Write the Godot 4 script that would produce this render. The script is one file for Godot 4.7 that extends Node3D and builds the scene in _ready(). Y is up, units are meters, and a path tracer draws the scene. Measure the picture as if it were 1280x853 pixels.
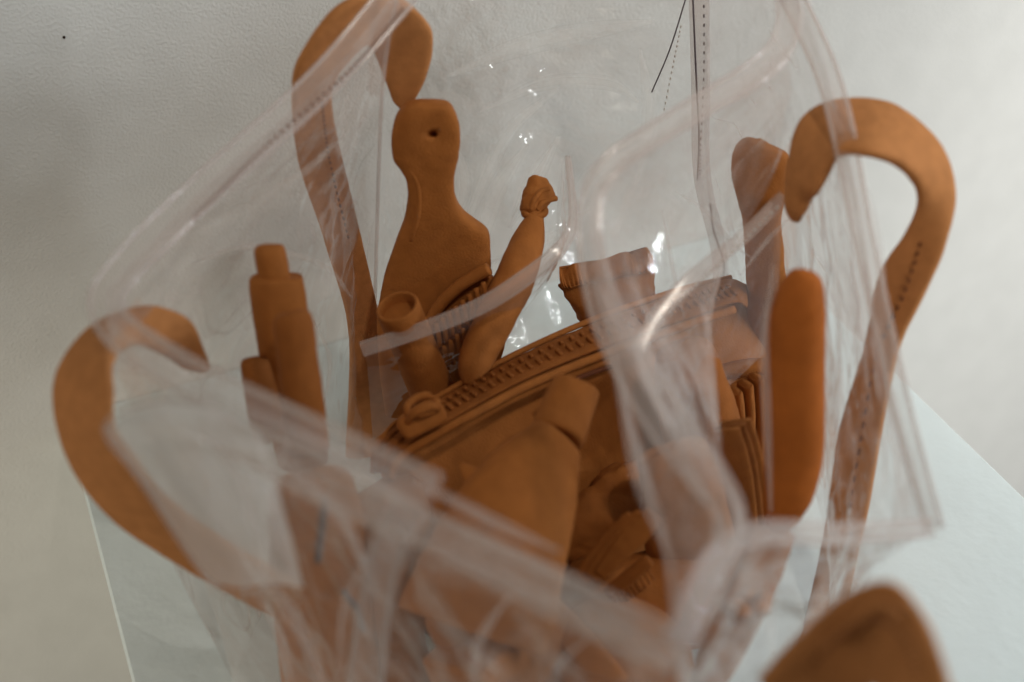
extends Node3D
# A clear vinyl tote bag full of tan clay things on a white plinth against a plaster wall. Metres, y up; the plinth's top is at y = 0.95.

var taken := {}
var here := Vector3.ZERO        # base of the thing being built; meshes are stored relative to it
var M := {}
var rng := RandomNumberGenerator.new()
var bumps := FastNoiseLite.new()
var ridges := FastNoiseLite.new()


# ---------- names and tags ----------
func numbered(called: String) -> String:
	var k: int = taken.get(called, 0)
	taken[called] = k + 1
	return called if k == 0 else "%s_%03d" % [called, k]


func tag(o: Node, label: String, category: String, group := "") -> void:
	o.set_meta("label", label)
	o.set_meta("category", category)
	if group:
		o.set_meta("group", group)


func thing(called: String, label: String, category: String, base: Vector3, group := "") -> Node3D:
	var o := Node3D.new()
	o.name = numbered(called)
	add_child(o, true)
	o.position = base
	here = base
	tag(o, label, category, group)
	return o


func obj(called: String, mesh: Mesh, material: Material, parent: Node3D) -> MeshInstance3D:
	var o := MeshInstance3D.new()
	o.name = called
	o.mesh = mesh
	o.material_override = material
	parent.add_child(o, true)
	return o


func solo(called: String, mesh: Mesh, material: Material, label: String, category: String, group := "") -> MeshInstance3D:
	var o := obj(numbered(called), mesh, material, self)
	o.position = here
	tag(o, label, category, group)
	return o


# ---------- shapes ----------
func spline(p: Array, t: float):
	var n := p.size() - 1
	var i := clampi(int(floor(t * n)), 0, n - 1)
	var f := t * n - i
	var b = p[i]
	var c = p[i + 1]
	var a = p[i - 1] if i > 0 else b * 2.0 - c
	var d = p[i + 2] if i + 2 <= n else c * 2.0 - b
	return 0.5 * (b * 2.0 + (c - a) * f + (a * 2.0 - b * 5.0 + c * 4.0 - d) * f * f + (b * 3.0 - a - c * 3.0 + d) * f * f * f)


func commit_grid(g: Array, around: bool, capped: bool) -> ArrayMesh:
	# g: rows of PackedVector3Array in the world; rows are rings when around
	var st := SurfaceTool.new()
	st.begin(Mesh.PRIMITIVE_TRIANGLES)
	var nu: int = g[0].size()
	var nv := g.size()
	for j in nv:
		for i in nu:
			st.set_uv(Vector2(float(i) / (nu if around else nu - 1), float(j) / (nv - 1)))
			st.add_vertex(g[j][i] - here)
	var mid := Vector3.ZERO
	for r in g:
		mid += r[0] / nv
	var vol := 0.0
	var tris := PackedInt32Array()
	for j in nv - 1:
		for i in (nu if around else nu - 1):
			var k := (i + 1) % nu
			var a := j * nu + i
			var b := j * nu + k
			var c := (j + 1) * nu + k
			var d := (j + 1) * nu + i
			tris.append_array([a, b, c, a, c, d])
			vol += (g[j][i] - mid).dot((g[j][k] - mid).cross(g[j + 1][k] - mid))
			vol += (g[j][i] - mid).dot((g[j + 1][k] - mid).cross(g[j + 1][i] - mid))
	if around and capped:
		for e in [0, nv - 1]:
			var c := Vector3.ZERO
			for p in g[e]:
				c += p / nu
			st.set_uv(Vector2(0.5, float(e) / nv))
			st.add_vertex(c - here)
			var at := nu * nv + (0 if e == 0 else 1)
			for i in nu:
				var k := (i + 1) % nu
				if e == 0:
					tris.append_array([at, k, i])
				else:
					tris.append_array([at, e * nu + i, e * nu + k])
	for t in range(0, tris.size(), 3):
		# front faces run clockwise
		st.add_index(tris[t])
		if around and vol > 0.0:
			st.add_index(tris[t + 2])
			st.add_index(tris[t + 1])
		else:
			st.add_index(tris[t + 1])
			st.add_index(tris[t + 2])
	st.generate_normals()
	return st.commit()


func spow(a: float, e: float) -> float:
	return signf(a) * pow(absf(a), e)


# sections: [centre, half width, half depth], joined by a smooth curve; power 2 is an ellipse, more is squarer
func loft(sections: Array, rings := 40, around := 32, power := 2.0, rough := 0.0, dented := 0, round_ends := 0.0) -> ArrayMesh:
	var cs := []
	var xs := []
	var ys := []
	for s in sections:
		cs.append(s[0])
		xs.append(s[1])
		ys.append(s[2])
	var g := []
	for j in rings:
		var t := float(j) / (rings - 1)
		var s := 1.0
		if round_ends > 0.0:
			# rings crowd at both ends, whose radius closes like a quarter circle
			t = 0.5 - 0.5 * cos(t * PI)
			var e := minf(t, 1.0 - t) / round_ends
			s = sqrt(maxf(0.0004, 1.0 - pow(maxf(0.0, 1.0 - e), 2.0)))
		var c: Vector3 = spline(cs, t)
		var x: Vector3 = spline(xs, t) * s
		var y: Vector3 = spline(ys, t) * s
		var row := PackedVector3Array()
		for i in around:
			var a := TAU * i / around
			var d := x * spow(cos(a), 2.0 / power) + y * spow(sin(a), 2.0 / power)
			var p := c + d
			if rough > 0.0:
				p += d.normalized() * (bumps.get_noise_3dv(p * 1000.0) + 0.4 * bumps.get_noise_3dv(p * 4500.0)) * rough
			if dented == 1:
				p = with_hole(p, d)
			elif dented == 2:
				p += Vector3(0.25, 0.9, 0.2) * 0.0019 * sin(cos(a) * 11.0) * (1.0 - t * 0.7) + Vector3(0.2, 0, 0.9) * 0.0004 * sin(cos(a) * 55.0)
			row.append(p)
		g.append(row)
	return commit_grid(g, true, true)


# the hairbrush's hanging hole: a shaft with a soft hollow and a raised ring round it, pressed into the front of the paddle
func with_hole(p: Vector3, d: Vector3) -> Vector3:
	var middle: Vector3 = Vector3(-0.0316, 1.1683, -0.0916)
	var inward := Vector3(0.2652, -0.4825, -0.8348)
	if d.dot(inward) < 0.0:
		var off := (p - middle) - inward * (p - middle).dot(inward)
		var r := off.length()
		p += inward * (0.0075 * exp(-pow(r / 0.0017, 4.0)) + 0.0010 * exp(-pow(r / 0.009, 2.0)) - 0.0002 * exp(-pow((r - 0.0115) / 0.003, 2.0)))
	return p


# a sheet through rows of control points, creased by amp metres
func sheet(rows: Array, nu: int, nv: int, amp: float, freq: Vector2, turn: float, shift: float, pinned := 0.12, lift := 0.0) -> ArrayMesh:
	var g := []
	for j in nv:
		var row := PackedVector3Array()
		var t := float(j) / (nv - 1)
		for i in nu:
			var s := float(i) / (nu - 1)
			var col := []
			for r in rows:
				col.append(spline(r, s))
			row.append(spline(col, t))
		g.append(row)
	var out := []
	for j in nv:
		var row := PackedVector3Array()
		for i in nu:
			var du: Vector3 = g[j][mini(i + 1, nu - 1)] - g[j][maxi(i - 1, 0)]
			var dv: Vector3 = g[mini(j + 1, nv - 1)][i] - g[maxi(j - 1, 0)][i]
			var n := du.cross(dv).normalized()
			var uv := (Vector2(float(i) / (nu - 1), float(j) / (nv - 1))).rotated(turn)
			var edge := minf(minf(float(i), float(nu - 1 - i)) / nu, minf(float(j), float(nv - 1 - j)) / nv)
			var k := smoothstep(0.0, pinned, edge)
			var warp := bumps.get_noise_2d(uv.x * 90.0 + shift, uv.y * 90.0) * 0.12
			var h := ridges.get_noise_2d((uv.x + warp) * freq.x * 100.0 + shift * 7.0, (uv.y - warp) * freq.y * 100.0 + shift)
			h += 0.22 * bumps.get_noise_2d(uv.x * freq.x * 420.0 + shift, uv.y * freq.y * 420.0 - shift)
			h += 0.6 * bumps.get_noise_2d(uv.x * freq.x * 60.0 - shift, uv.y * freq.y * 60.0 + shift * 3.0)
			row.append(g[j][i] + n * (h * amp * k + lift))
		out.append(row)
	return commit_grid(out, false, false)


# a panel of vinyl, and the clouding and painted streaks of its creased outer face just off it
func panel(called: String, rows: Array, nu: int, nv: int, amp: float, freq: Vector2, turn: float, shift: float, film: Material, cloud: Material, parent: Node3D, pinned := 0.12) -> MeshInstance3D:
	var o := obj(called, sheet(rows, nu, nv, amp, freq, turn, shift, pinned), film, parent)
	obj("clouding", sheet(rows, nu, nv, amp, freq, turn, shift, pinned, 0.0006), cloud, o)
	return o


func tube(path: Array, r: float, rings := 40, around := 8) -> ArrayMesh:
	var s := []
	for i in path.size():
		var t: Vector3 = (path[mini(i + 1, path.size() - 1)] - path[maxi(i - 1, 0)]).normalized()
		var x := t.cross(Vector3(0.31, 0.17, 0.93)).normalized()
		s.append([path[i], x * r, t.cross(x) * r])
	return loft(s, rings, around, 2.0)


# turned shape: profile of (radius, height) from a along axis
func lathe(a: Vector3, axis: Vector3, profile: Array, around := 40, rough := 0.0) -> ArrayMesh:
	var up := axis.normalized()
	var x := up.cross(Vector3(0.2, 0.3, 1.0)).normalized()
	var y := up.cross(x)
	var g := []
	for p in profile:
		var row := PackedVector3Array()
		for i in around:
			var w := TAU * i / around
			var q: Vector3 = a + up * p[1] + (x * cos(w) + y * sin(w)) * p[0]
			if rough > 0.0:
				q += (x * cos(w) + y * sin(w)) * bumps.get_noise_3dv(q * 1000.0) * rough
			row.append(q)
		g.append(row)
	return commit_grid(g, true, true)


# a box with chamfered edges; b: half sizes along its own axes
func block(c: Vector3, b: Basis, half: Vector3, ch: float) -> ArrayMesh:
	var st := SurfaceTool.new()
	st.begin(Mesh.PRIMITIVE_TRIANGLES)
	st.set_smooth_group(-1)
	add_block(st, c, b, half, ch)
	st.generate_normals()
	return st.commit()


func add_block(st: SurfaceTool, c: Vector3, b: Basis, half: Vector3, ch: float) -> void:
	var pts := {}
	for sx in [-1, 1]:
		for sy in [-1, 1]:
			for sz in [-1, 1]:
				var k := Vector3i(sx, sy, sz)
				var v := Vector3(sx, sy, sz)
				pts[[k, 0]] = v * Vector3(half.x, half.y - ch, half.z - ch)
				pts[[k, 1]] = v * Vector3(half.x - ch, half.y, half.z - ch)
				pts[[k, 2]] = v * Vector3(half.x - ch, half.y - ch, half.z)
	var polys := []
	for ax in 3:
		for s in [-1, 1]:
			var u := (ax + 1) % 3
			var w := (ax + 2) % 3
			var poly := []
			for q in [[-1, -1], [1, -1], [1, 1], [-1, 1]]:
				var k := Vector3i.ZERO
				k[ax] = s
				k[u] = q[0]
				k[w] = q[1]
				poly.append(pts[[k, ax]])
			polys.append(poly)
			for s2 in [-1, 1]:
				# the edge between face ax and face u
				var e := []
				for q in [[-1, ax], [1, ax], [1, u], [-1, u]]:
					var k := Vector3i.ZERO
					k[ax] = s
					k[u] = s2
					k[w] = q[0]
					e.append(pts[[k, q[1]]])
				polys.append(e)
	for sx in [-1, 1]:
		for sy in [-1, 1]:
			for sz in [-1, 1]:
				var k := Vector3i(sx, sy, sz)
				polys.append([pts[[k, 0]], pts[[k, 1]], pts[[k, 2]]])
	for p in polys:
		var n: Vector3 = (p[1] - p[0]).cross(p[2] - p[0])
		var mid := Vector3.ZERO
		for q in p:
			mid += q
		var order = p.duplicate()
		if n.dot(mid) > 0.0:
			order.reverse()
		for i in range(1, order.size() - 1):
			for q in [order[0], order[i], order[i + 1]]:
				st.add_vertex(c + b * q - here)


# short threads along a path, joined into one part
func stitches(called: String, path: Array, count: int, share: float, r: float, material: Material, parent: Node3D) -> void:
	var st := SurfaceTool.new()
	st.begin(Mesh.PRIMITIVE_TRIANGLES)
	st.set_smooth_group(-1)
	for i in count:
		var a: Vector3 = spline(path, (i + 0.5 - share / 2) / count)
		var b: Vector3 = spline(path, (i + 0.5 + share / 2) / count)
		var z := (b - a).normalized()
		var x := z.cross(Vector3(0.3, 0.9, 0.2)).normalized()
		add_block(st, (a + b) / 2, Basis(x, z.cross(x), z), Vector3(r, r, (b - a).length() / 2), r * 0.5)
	st.generate_normals()
	var o := obj(called, st.commit(), material, parent)
	o.set_meta("kind", "stuff")


# ---------- materials ----------
func noise_texture(seed_: int, freq: float, octaves: int, low: Color, high: Color, side := 512, normal := 0.0) -> NoiseTexture2D:
	var f := FastNoiseLite.new()
	f.seed = seed_
	f.frequency = freq
	f.fractal_octaves = octaves
	var t := NoiseTexture2D.new()
	t.width = side
	t.height = side
	t.seamless = true
	t.noise = f
	if normal > 0.0:
		t.as_normal_map = true
		t.bump_strength = normal
	else:
		var g := Gradient.new()
		g.set_color(0, low)
		g.set_color(1, high)
		t.color_ramp = g
	return t


func clay(tint: Color, grain: float, scale := 14.0) -> StandardMaterial3D:
	var m := StandardMaterial3D.new()
	m.albedo_color = tint
	m.albedo_texture = noise_texture(5, 0.012, 5, Color(0.87, 0.86, 0.85), Color(1, 1, 1))
	m.uv1_triplanar = true
	m.uv1_scale = Vector3.ONE * scale
	m.roughness = 0.82
	m.metallic_specular = 0.35
	m.heightmap_enabled = true
	m.heightmap_texture = noise_texture(9, 0.09, 4, Color.BLACK, Color.WHITE)
	m.heightmap_scale = grain
	return m


func vinyl(milk: float, rough: float, tint := Color(0.86, 0.80, 0.775)) -> StandardMaterial3D:
	var m := StandardMaterial3D.new()
	m.transparency = BaseMaterial3D.TRANSPARENCY_ALPHA
	m.albedo_color = Color(tint.r, tint.g, tint.b, milk)
	m.roughness = rough
	m.metallic_specular = 0.5
	m.cull_mode = BaseMaterial3D.CULL_DISABLED
	return m


# how creasing and handling have whitened clear vinyl: faint patches, and fold streaks also painted in for lamp reflections
func cloud_texture(seed_: int, stretch: Vector2, much: float, streaks := 1.0) -> ImageTexture:
	var f := FastNoiseLite.new()
	f.seed = seed_
	f.noise_type = FastNoiseLite.TYPE_SIMPLEX_SMOOTH
	f.fractal_type = FastNoiseLite.FRACTAL_RIDGED
	f.frequency = 1.0
	f.fractal_octaves = 2
	var soft := FastNoiseLite.new()
	soft.seed = seed_ + 50
	soft.frequency = 1.0
	soft.fractal_octaves = 3
	var im := Image.create(512, 512, false, Image.FORMAT_RGBA8)
	for y in 512:
		for x in 512:
			var u := x / 512.0
			var v := y / 512.0
			var w := soft.get_noise_2d(u * 2.0, v * 2.0 + 9.0) * 0.35
			var a := pow(maxf(0.0, f.get_noise_2d((u + v * 0.6 + w) * stretch.x, (v - u * 0.3) * stretch.y * 0.4)), 5.0) * 0.42 * streaks
			a += pow(maxf(0.0, f.get_noise_2d((u - v * 0.9 - w) * stretch.x * 1.7 + 31.0, (v + u * 0.5 + w) * stretch.y * 0.6)), 9.0) * 0.5 * streaks
			a += smoothstep(-0.25, 0.5, soft.get_noise_2d(u * stretch.x * 2.0 + 77.0, v * stretch.y * 2.0)) * 0.13
			a += smoothstep(0.1, 0.25, soft.get_noise_2d(u * 5.0 + w * 2.0, v * 4.0 + 40.0)) * 0.05
			im.set_pixel(x, y, Color(0.87, 0.82, 0.795, minf(0.75, a * much)))
	return ImageTexture.create_from_image(im)


func milky(milk: float, tint: Color) -> StandardMaterial3D:
	var m := vinyl(milk, 0.32, tint)
	m.backlight_enabled = true
	m.backlight = Color(0.95, 0.95, 0.95)
	return m


func clouding(t: Texture2D, times: Vector2) -> StandardMaterial3D:
	var m := StandardMaterial3D.new()
	m.transparency = BaseMaterial3D.TRANSPARENCY_ALPHA
	m.albedo_texture = t
	m.backlight_enabled = true
	m.backlight = Color(0.95, 0.95, 0.95)
	m.uv1_scale = Vector3(times.x, times.y, 1)
	m.roughness = 0.4
	m.metallic_specular = 0.4
	m.cull_mode = BaseMaterial3D.CULL_DISABLED
	return m


func plaster(c: Color, scale: float, relief: float, soft: float) -> StandardMaterial3D:
	var m := StandardMaterial3D.new()
	m.albedo_color = c
	m.albedo_texture = noise_texture(21, 0.006, 4, Color(0.975, 0.975, 0.975), Color(1, 1, 1))
	m.uv1_triplanar = true
	m.uv1_world_triplanar = true
	m.uv1_scale = Vector3.ONE * scale
	m.roughness = 0.9
	m.metallic_specular = 0.3
	m.heightmap_enabled = true
	m.heightmap_texture = noise_texture(22, soft, 4, Color.BLACK, Color.WHITE)
	m.heightmap_scale = relief
	return m


func lamp(o: Light3D, called: String, at: Vector3, to: Vector3, colour: Color, energy: float) -> void:
	o.name = called
	add_child(o)
	o.look_at_from_position(at, to, Vector3(0.1, 0, 1).normalized())
	o.light_color = colour
	o.light_energy = energy
	o.shadow_enabled = true


func _ready() -> void:
	rng.seed = 7
	bumps.seed = 3
	bumps.frequency = 0.02
	bumps.fractal_octaves = 3
	ridges.seed = 11
	ridges.noise_type = FastNoiseLite.TYPE_SIMPLEX_SMOOTH
	ridges.fractal_type = FastNoiseLite.FRACTAL_RIDGED
	ridges.frequency = 0.01
	ridges.fractal_octaves = 3

	# ---------- camera ----------
	var cam := Camera3D.new()
	cam.name = "camera"
	add_child(cam)
	cam.transform = Transform3D(Basis(Vector3(0.922191, -0.045675, 0.384027), Vector3(0.266991, 0.793580, -0.546759), Vector3(-0.279783, 0.606749, 0.744028)), Vector3(-0.2181, 1.5078, 0.4956))
	var lens := CameraAttributesPhysical.new()
	lens.frustum_focal_length = 50.0
	lens.frustum_focus_distance = 0.77
	lens.exposure_aperture = 3.6
	lens.frustum_near = 0.05
	lens.frustum_far = 20.0
	cam.attributes = lens
	cam.current = true

	# ---------- light: the gallery's lamps, added unseen fills and the pale room round it ----------
	var around := WorldEnvironment.new()
	around.name = "world_environment"
	add_child(around)
	var e := Environment.new()
	e.background_mode = Environment.BG_COLOR
	e.background_color = Color(0.325, 0.30, 0.268)
	e.tonemap_mode = Environment.TONE_MAPPER_LINEAR
	e.tonemap_exposure = 1.0
	e.sdfgi_enabled = true
	e.ssao_enabled = true
	e.ssil_enabled = true
	around.environment = e
	# a ring of small lamps up on the right, and two unseen fills added on the left
	for k in 6:
		var bulb := OmniLight3D.new()
		bulb.omni_range = 8.0
		bulb.omni_attenuation = 2.0
		bulb.light_size = 0.035
		var w := TAU * k / 5.0
		var off := Vector3(0.5 * cos(w), sin(w), -0.8 * cos(w)) * (0.22 if k < 5 else 0.0)
		lamp(bulb, numbered("ring_lamp"), Vector3(0.97, 1.44, 0.5) + off, Vector3(0.15, 0.95, -0.2), Color(0.955, 0.985, 1.0), 0.148)
	var side := SpotLight3D.new()
	side.spot_angle = 17.0
	side.spot_angle_attenuation = 1.0
	side.spot_range = 8.0
	side.light_size = 0.12
	lamp(side, "side_fill", Vector3(-0.9, 1.35, 0.9), Vector3(-0.33, 0.79, -0.15), Color(1.0, 0.965, 0.89), 0.72)  # added fill that brightens the lower left wall and plinth
	var low := AreaLight3D.new()
	low.area_size = Vector2(0.7, 0.7)
	low.area_range = 8.0
	lamp(low, "soft_side_fill", Vector3(-1.2, 1.4, 0.25), Vector3(-0.2, 1.05, 0.1), Color(1.0, 0.965, 0.89), 0.30)  # added soft fill from the left, no real panel
	for s in [[Vector3(0.2, 2.6, 0.9), Vector3(0.3, 1.0, -0.2)], [Vector3(0.26, 2.6, 0.86), Vector3(0.2, 1.0, -0.2)], [Vector3(0.31, 2.6, 0.93), Vector3(0.1, 1.0, -0.1)]]:
		var spot := SpotLight3D.new()
		spot.spot_angle = 16.0
		spot.spot_angle_attenuation = 1.0
		spot.spot_range = 8.0
		spot.light_size = 0.025
		lamp(spot, numbered("track_spot"), s[0], s[1], Color(1.0, 0.96, 0.9), 0.35)
	var corner := SpotLight3D.new()
	corner.spot_angle = 6.0
	corner.spot_angle_attenuation = 0.5
	corner.spot_range = 8.0
	corner.light_size = 0.06
	lamp(corner, "added_wall_spot", Vector3(-0.7, 2.3, 0.9), Vector3(-0.22, 1.375, -0.24), Color(0.96, 0.99, 1.0), 1.1)  # added lamp, only makes the bright patch on the upper left wall
	var washer := SpotLight3D.new()
	washer.spot_angle = 14.0
	washer.spot_angle_attenuation = 1.0
	washer.spot_range = 8.0
	washer.light_size = 0.08
	lamp(washer, "added_wash", Vector3(0.6, 2.5, 0.9), Vector3(0.66, 0.62, -0.25), Color(1.0, 0.985, 0.96), 3.3)  # added lamp that lifts the lower right wall

	# ---------- materials ----------
	var tan := Color(0.67, 0.41, 0.185)
	M.clay = clay(tan, 0.028)
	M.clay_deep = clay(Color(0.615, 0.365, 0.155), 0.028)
	M.leather = clay(Color(0.765, 0.515, 0.305), 0.035, 22.0)
	M.case = clay(Color(0.70, 0.39, 0.14), 0.02)
	M.thread = clay(Color(0.40, 0.21, 0.11), 0.0)
	M.hole = clay(Color(0.17, 0.085, 0.035), 0.0)
	M.film = vinyl(0.13, 0.08)
	M.film_front = vinyl(0.15, 0.10)
	M.film_clear = vinyl(0.08, 0.05, Color(0.87, 0.85, 0.83))
	M.hem = vinyl(0.17, 0.12)
	M.hem_front = milky(0.2, Color(0.9, 0.84, 0.81))
	M.bead = vinyl(0.35, 0.12)
	M.film_pocket = vinyl(0.15, 0.08)
	M.film_pocket.metallic_specular = 0.28
	M.flap = milky(0.62, Color(0.93, 0.91, 0.89))
	M.fold = milky(0.26, Color(0.93, 0.88, 0.86))  # whiteness for front creases and the lamp streaks painted along them
	M.soft_streak = milky(0.085, Color(0.97, 0.96, 0.95))
	M.crease_streak = milky(0.16, Color(0.92, 0.89, 0.87))
	M.hem_clear = vinyl(0.26, 0.15)
	M.hem_clear.metallic_specular = 0.28
	M.dark_thread = clay(Color(0.37, 0.33, 0.35), 0.0)
	M.pink_thread = clay(Color(0.60, 0.47, 0.42), 0.0)
	M.pale_thread = clay(Color(0.86, 0.84, 0.82), 0.0)

	M.cloud = clouding(cloud_texture(3, Vector2(2.2, 2.6), 1.0), Vector2(1, 1))
	M.cloud_back = clouding(cloud_texture(8, Vector2(1.3, 2.2), 1.3, 0.0), Vector2(1, 1))
	M.cloud_light = clouding(cloud_texture(31, Vector2(2.0, 3.0), 0.4), Vector2(1, 1))
	M.cloud_front = clouding(cloud_texture(14, Vector2(2.0, 4.5), 0.65), Vector2(1, 1))

	place()
	bag()
	contents()


func place() -> void:
	here = Vector3.ZERO
	var w := obj("wall", block(Vector3(0, 1.2, -0.3395), Basis(), Vector3(2.0, 1.5, 0.1), 0.002), plaster(Color(0.81, 0.805, 0.79), 8.0, 0.04, 0.1), self)
	w.set_meta("kind", "structure")
	var f := obj("floor", block(Vector3(0, -0.15, 0.8), Basis(), Vector3(2.0, 0.15, 1.06), 0.002), plaster(Color(0.66, 0.65, 0.63), 2.0, 0.02, 0.03), self)
	f.set_meta("kind", "structure")
	here = Vector3(0, 0, 0)
	var p := thing("plinth", "square white painted plinth under the clear bag", "plinth", Vector3.ZERO)
	obj("body", block(Vector3(0, 0.475, 0), Basis(), Vector3(0.24, 0.475, 0.24), 0.0015), plaster(Color(0.855, 0.895, 0.90), 4.0, 0.02, 0.04), p)
	here = Vector3(-0.1836, 1.1914, -0.239)
	solo("speck", lathe(here - Vector3(0, 0, 0.001), Vector3(0, 0, 1), [[0.0002, 0.0], [0.0008, 0.0003], [0.0007, 0.001], [0.0002, 0.0014]], 12), M.hole, "tiny dark speck alone on the plaster wall near the upper left corner", "speck")


func bag() -> void:
	var b := thing("tote_bag", "clear vinyl tote bag with tan leather handles standing open on the white plinth", "bag", Vector3(0, 0.95, 0))
	# the bag's sides
	panel("left_panel", [
		[Vector3(-0.0427, 1.2459, -0.0919), Vector3(-0.0899, 1.2198, -0.0682), Vector3(-0.1509, 1.2022, -0.0364), Vector3(-0.2037, 1.1873, 0.0016)],
		[Vector3(-0.0495, 1.1881, -0.1118), Vector3(-0.0995, 1.1644, -0.0804), Vector3(-0.1603, 1.1506, -0.0516), Vector3(-0.2108, 1.1371, -0.0058)],
		[Vector3(-0.0605, 1.0799, -0.1244), Vector3(-0.1102, 1.0659, -0.0981), Vector3(-0.1686, 1.0542, -0.0568), Vector3(-0.2098, 1.0525, -0.0104)],
		[Vector3(-0.0767, 0.9518, -0.1268), Vector3(-0.1196, 0.951, -0.0886), Vector3(-0.16, 0.9498, -0.0423), Vector3(-0.1932, 0.9489, 0.0078)]], 110, 110, 0.0035, Vector2(1.6, 2.2), 0.6, 3.0, M.film, M.cloud, b)
	panel("back_panel", [
		[Vector3(-0.0427, 1.2459, -0.0919), Vector3(0.0021, 1.2081, -0.1719), Vector3(0.0513, 1.1938, -0.1887), Vector3(0.1002, 1.1893, -0.1801), Vector3(0.1381, 1.2028, -0.1231)],
		[Vector3(-0.0495, 1.1881, -0.1118), Vector3(-0.0058, 1.1388, -0.1855), Vector3(0.0418, 1.1265, -0.1979), Vector3(0.0991, 1.1267, -0.19), Vector3(0.1333, 1.1457, -0.1187)],
		[Vector3(-0.0605, 1.0799, -0.1244), Vector3(-0.0139, 1.0386, -0.1875), Vector3(0.0288, 1.0382, -0.1913), Vector3(0.1017, 1.0407, -0.186), Vector3(0.1481, 1.0538, -0.1389)],
		[Vector3(-0.0767, 0.9518, -0.1268), Vector3(-0.04, 0.9486, -0.1373), Vector3(0.0016, 0.9533, -0.1362), Vector3(0.0802, 0.9528, -0.1426), Vector3(0.172, 0.9506, -0.1479)]], 150, 150, 0.0068, Vector2(2.3, 1.3), 0.75, 41.0, M.film_clear, M.cloud_back, b, 0.05)
	panel("right_panel", [
		[Vector3(0.1381, 1.2028, -0.1231), Vector3(0.129, 1.2331, -0.0369), Vector3(0.1099, 1.1929, 0.0491), Vector3(0.0884, 1.1445, 0.1141), Vector3(0.0666, 1.1093, 0.1884)],
		[Vector3(0.1333, 1.1457, -0.1187), Vector3(0.1317, 1.1728, -0.0406), Vector3(0.1064, 1.1403, 0.0571), Vector3(0.083, 1.0997, 0.1217), Vector3(0.0657, 1.0804, 0.1712)],
		[Vector3(0.1503, 1.0537, -0.138), Vector3(0.1392, 1.0735, -0.0441), Vector3(0.1037, 1.0752, 0.0621), Vector3(0.0772, 1.0643, 0.1215), Vector3(0.0649, 1.0508, 0.1548)],
		[Vector3(0.172, 0.9506, -0.1479), Vector3(0.1471, 0.9699, -0.044), Vector3(0.1153, 0.9773, 0.0522), Vector3(0.0883, 0.9779, 0.102), Vector3(0.0726, 0.978, 0.123)]], 120, 100, 0.005, Vector2(2.6, 1.0), 0.2, 87.0, M.film, M.cloud, b)
	panel("front_panel", [
		[Vector3(-0.2065, 1.1877, 0.0217), Vector3(-0.1822, 1.1846, 0.0737), Vector3(-0.1516, 1.1851, 0.1251), Vector3(-0.125, 1.1813, 0.1718), Vector3(-0.0996, 1.1779, 0.211), Vector3(-0.0772, 1.1752, 0.2485)],
		[Vector3(-0.2067, 1.144, 0.017), Vector3(-0.1809, 1.1465, 0.065), Vector3(-0.1535, 1.1424, 0.1122), Vector3(-0.1262, 1.1401, 0.1579), Vector3(-0.0983, 1.1358, 0.1988), Vector3(-0.073, 1.1331, 0.2374)],
		[Vector3(-0.1963, 1.0536, 0.014), Vector3(-0.1752, 1.0544, 0.0616), Vector3(-0.1537, 1.0505, 0.1064), Vector3(-0.1254, 1.0482, 0.1526), Vector3(-0.0982, 1.052, 0.2), Vector3(-0.0706, 1.0625, 0.2422)],
		[Vector3(-0.1932, 0.9481, 0.0071), Vector3(-0.1756, 0.9439, 0.0574), Vector3(-0.1506, 0.9468, 0.1048), Vector3(-0.1184, 0.9513, 0.1536), Vector3(-0.0834, 0.951, 0.1938), Vector3(-0.054, 0.9521, 0.2309)]], 130, 90, 0.006, Vector2(2.6, 1.2), 0.5, 133.0, M.film_front, M.cloud_front, b)
	panel("front_right_panel", [
		[Vector3(-0.0767, 1.1767, 0.2475), Vector3(-0.0581, 1.1813, 0.2306), Vector3(-0.0301, 1.1718, 0.2153), Vector3(0.0146, 1.1379, 0.1992), Vector3(0.0666, 1.1093, 0.1884)],
		[Vector3(-0.0738, 1.1412, 0.244), Vector3(-0.046, 1.1332, 0.2206), Vector3(-0.0115, 1.1128, 0.1964), Vector3(0.0375, 1.0812, 0.1735), Vector3(0.0657, 1.0804, 0.1712)],
		[Vector3(-0.054, 0.9521, 0.2309), Vector3(-0.008, 0.9683, 0.1812), Vector3(0.036, 0.962, 0.1492), Vector3(0.0681, 0.9549, 0.1267), Vector3(0.0726, 0.978, 0.123)]], 90, 70, 0.005, Vector2(1.6, 1.6), 0.9, 171.0, M.film_clear, M.cloud_light, b)
	obj("corner_flap", sheet([
		[Vector3(-0.2185, 1.1768, 0.0731), Vector3(-0.2019, 1.19, 0.0821), Vector3(-0.1827, 1.1917, 0.0946), Vector3(-0.1672, 1.183, 0.1075)],
		[Vector3(-0.2116, 1.1548, 0.0802), Vector3(-0.1953, 1.1621, 0.0872), Vector3(-0.1802, 1.1623, 0.0994), Vector3(-0.167, 1.158, 0.1145)],
		[Vector3(-0.197, 1.1053, 0.0925), Vector3(-0.1868, 1.1031, 0.0982), Vector3(-0.1767, 1.1075, 0.1051), Vector3(-0.1649, 1.1093, 0.1147)]], 60, 60, 0.002, Vector2(0.7, 0.5), 1.1, 201.0), M.flap, b)
	obj("bead", tube([Vector3(-0.1787, 1.1051, 0.1063), Vector3(-0.1963, 1.105, 0.093), Vector3(-0.2116, 1.1548, 0.0802), Vector3(-0.2185, 1.1768, 0.0731), Vector3(-0.2019, 1.19, 0.0821), Vector3(-0.1827, 1.1917, 0.0946)], 0.0008, 70, 8), M.bead, b)
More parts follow.
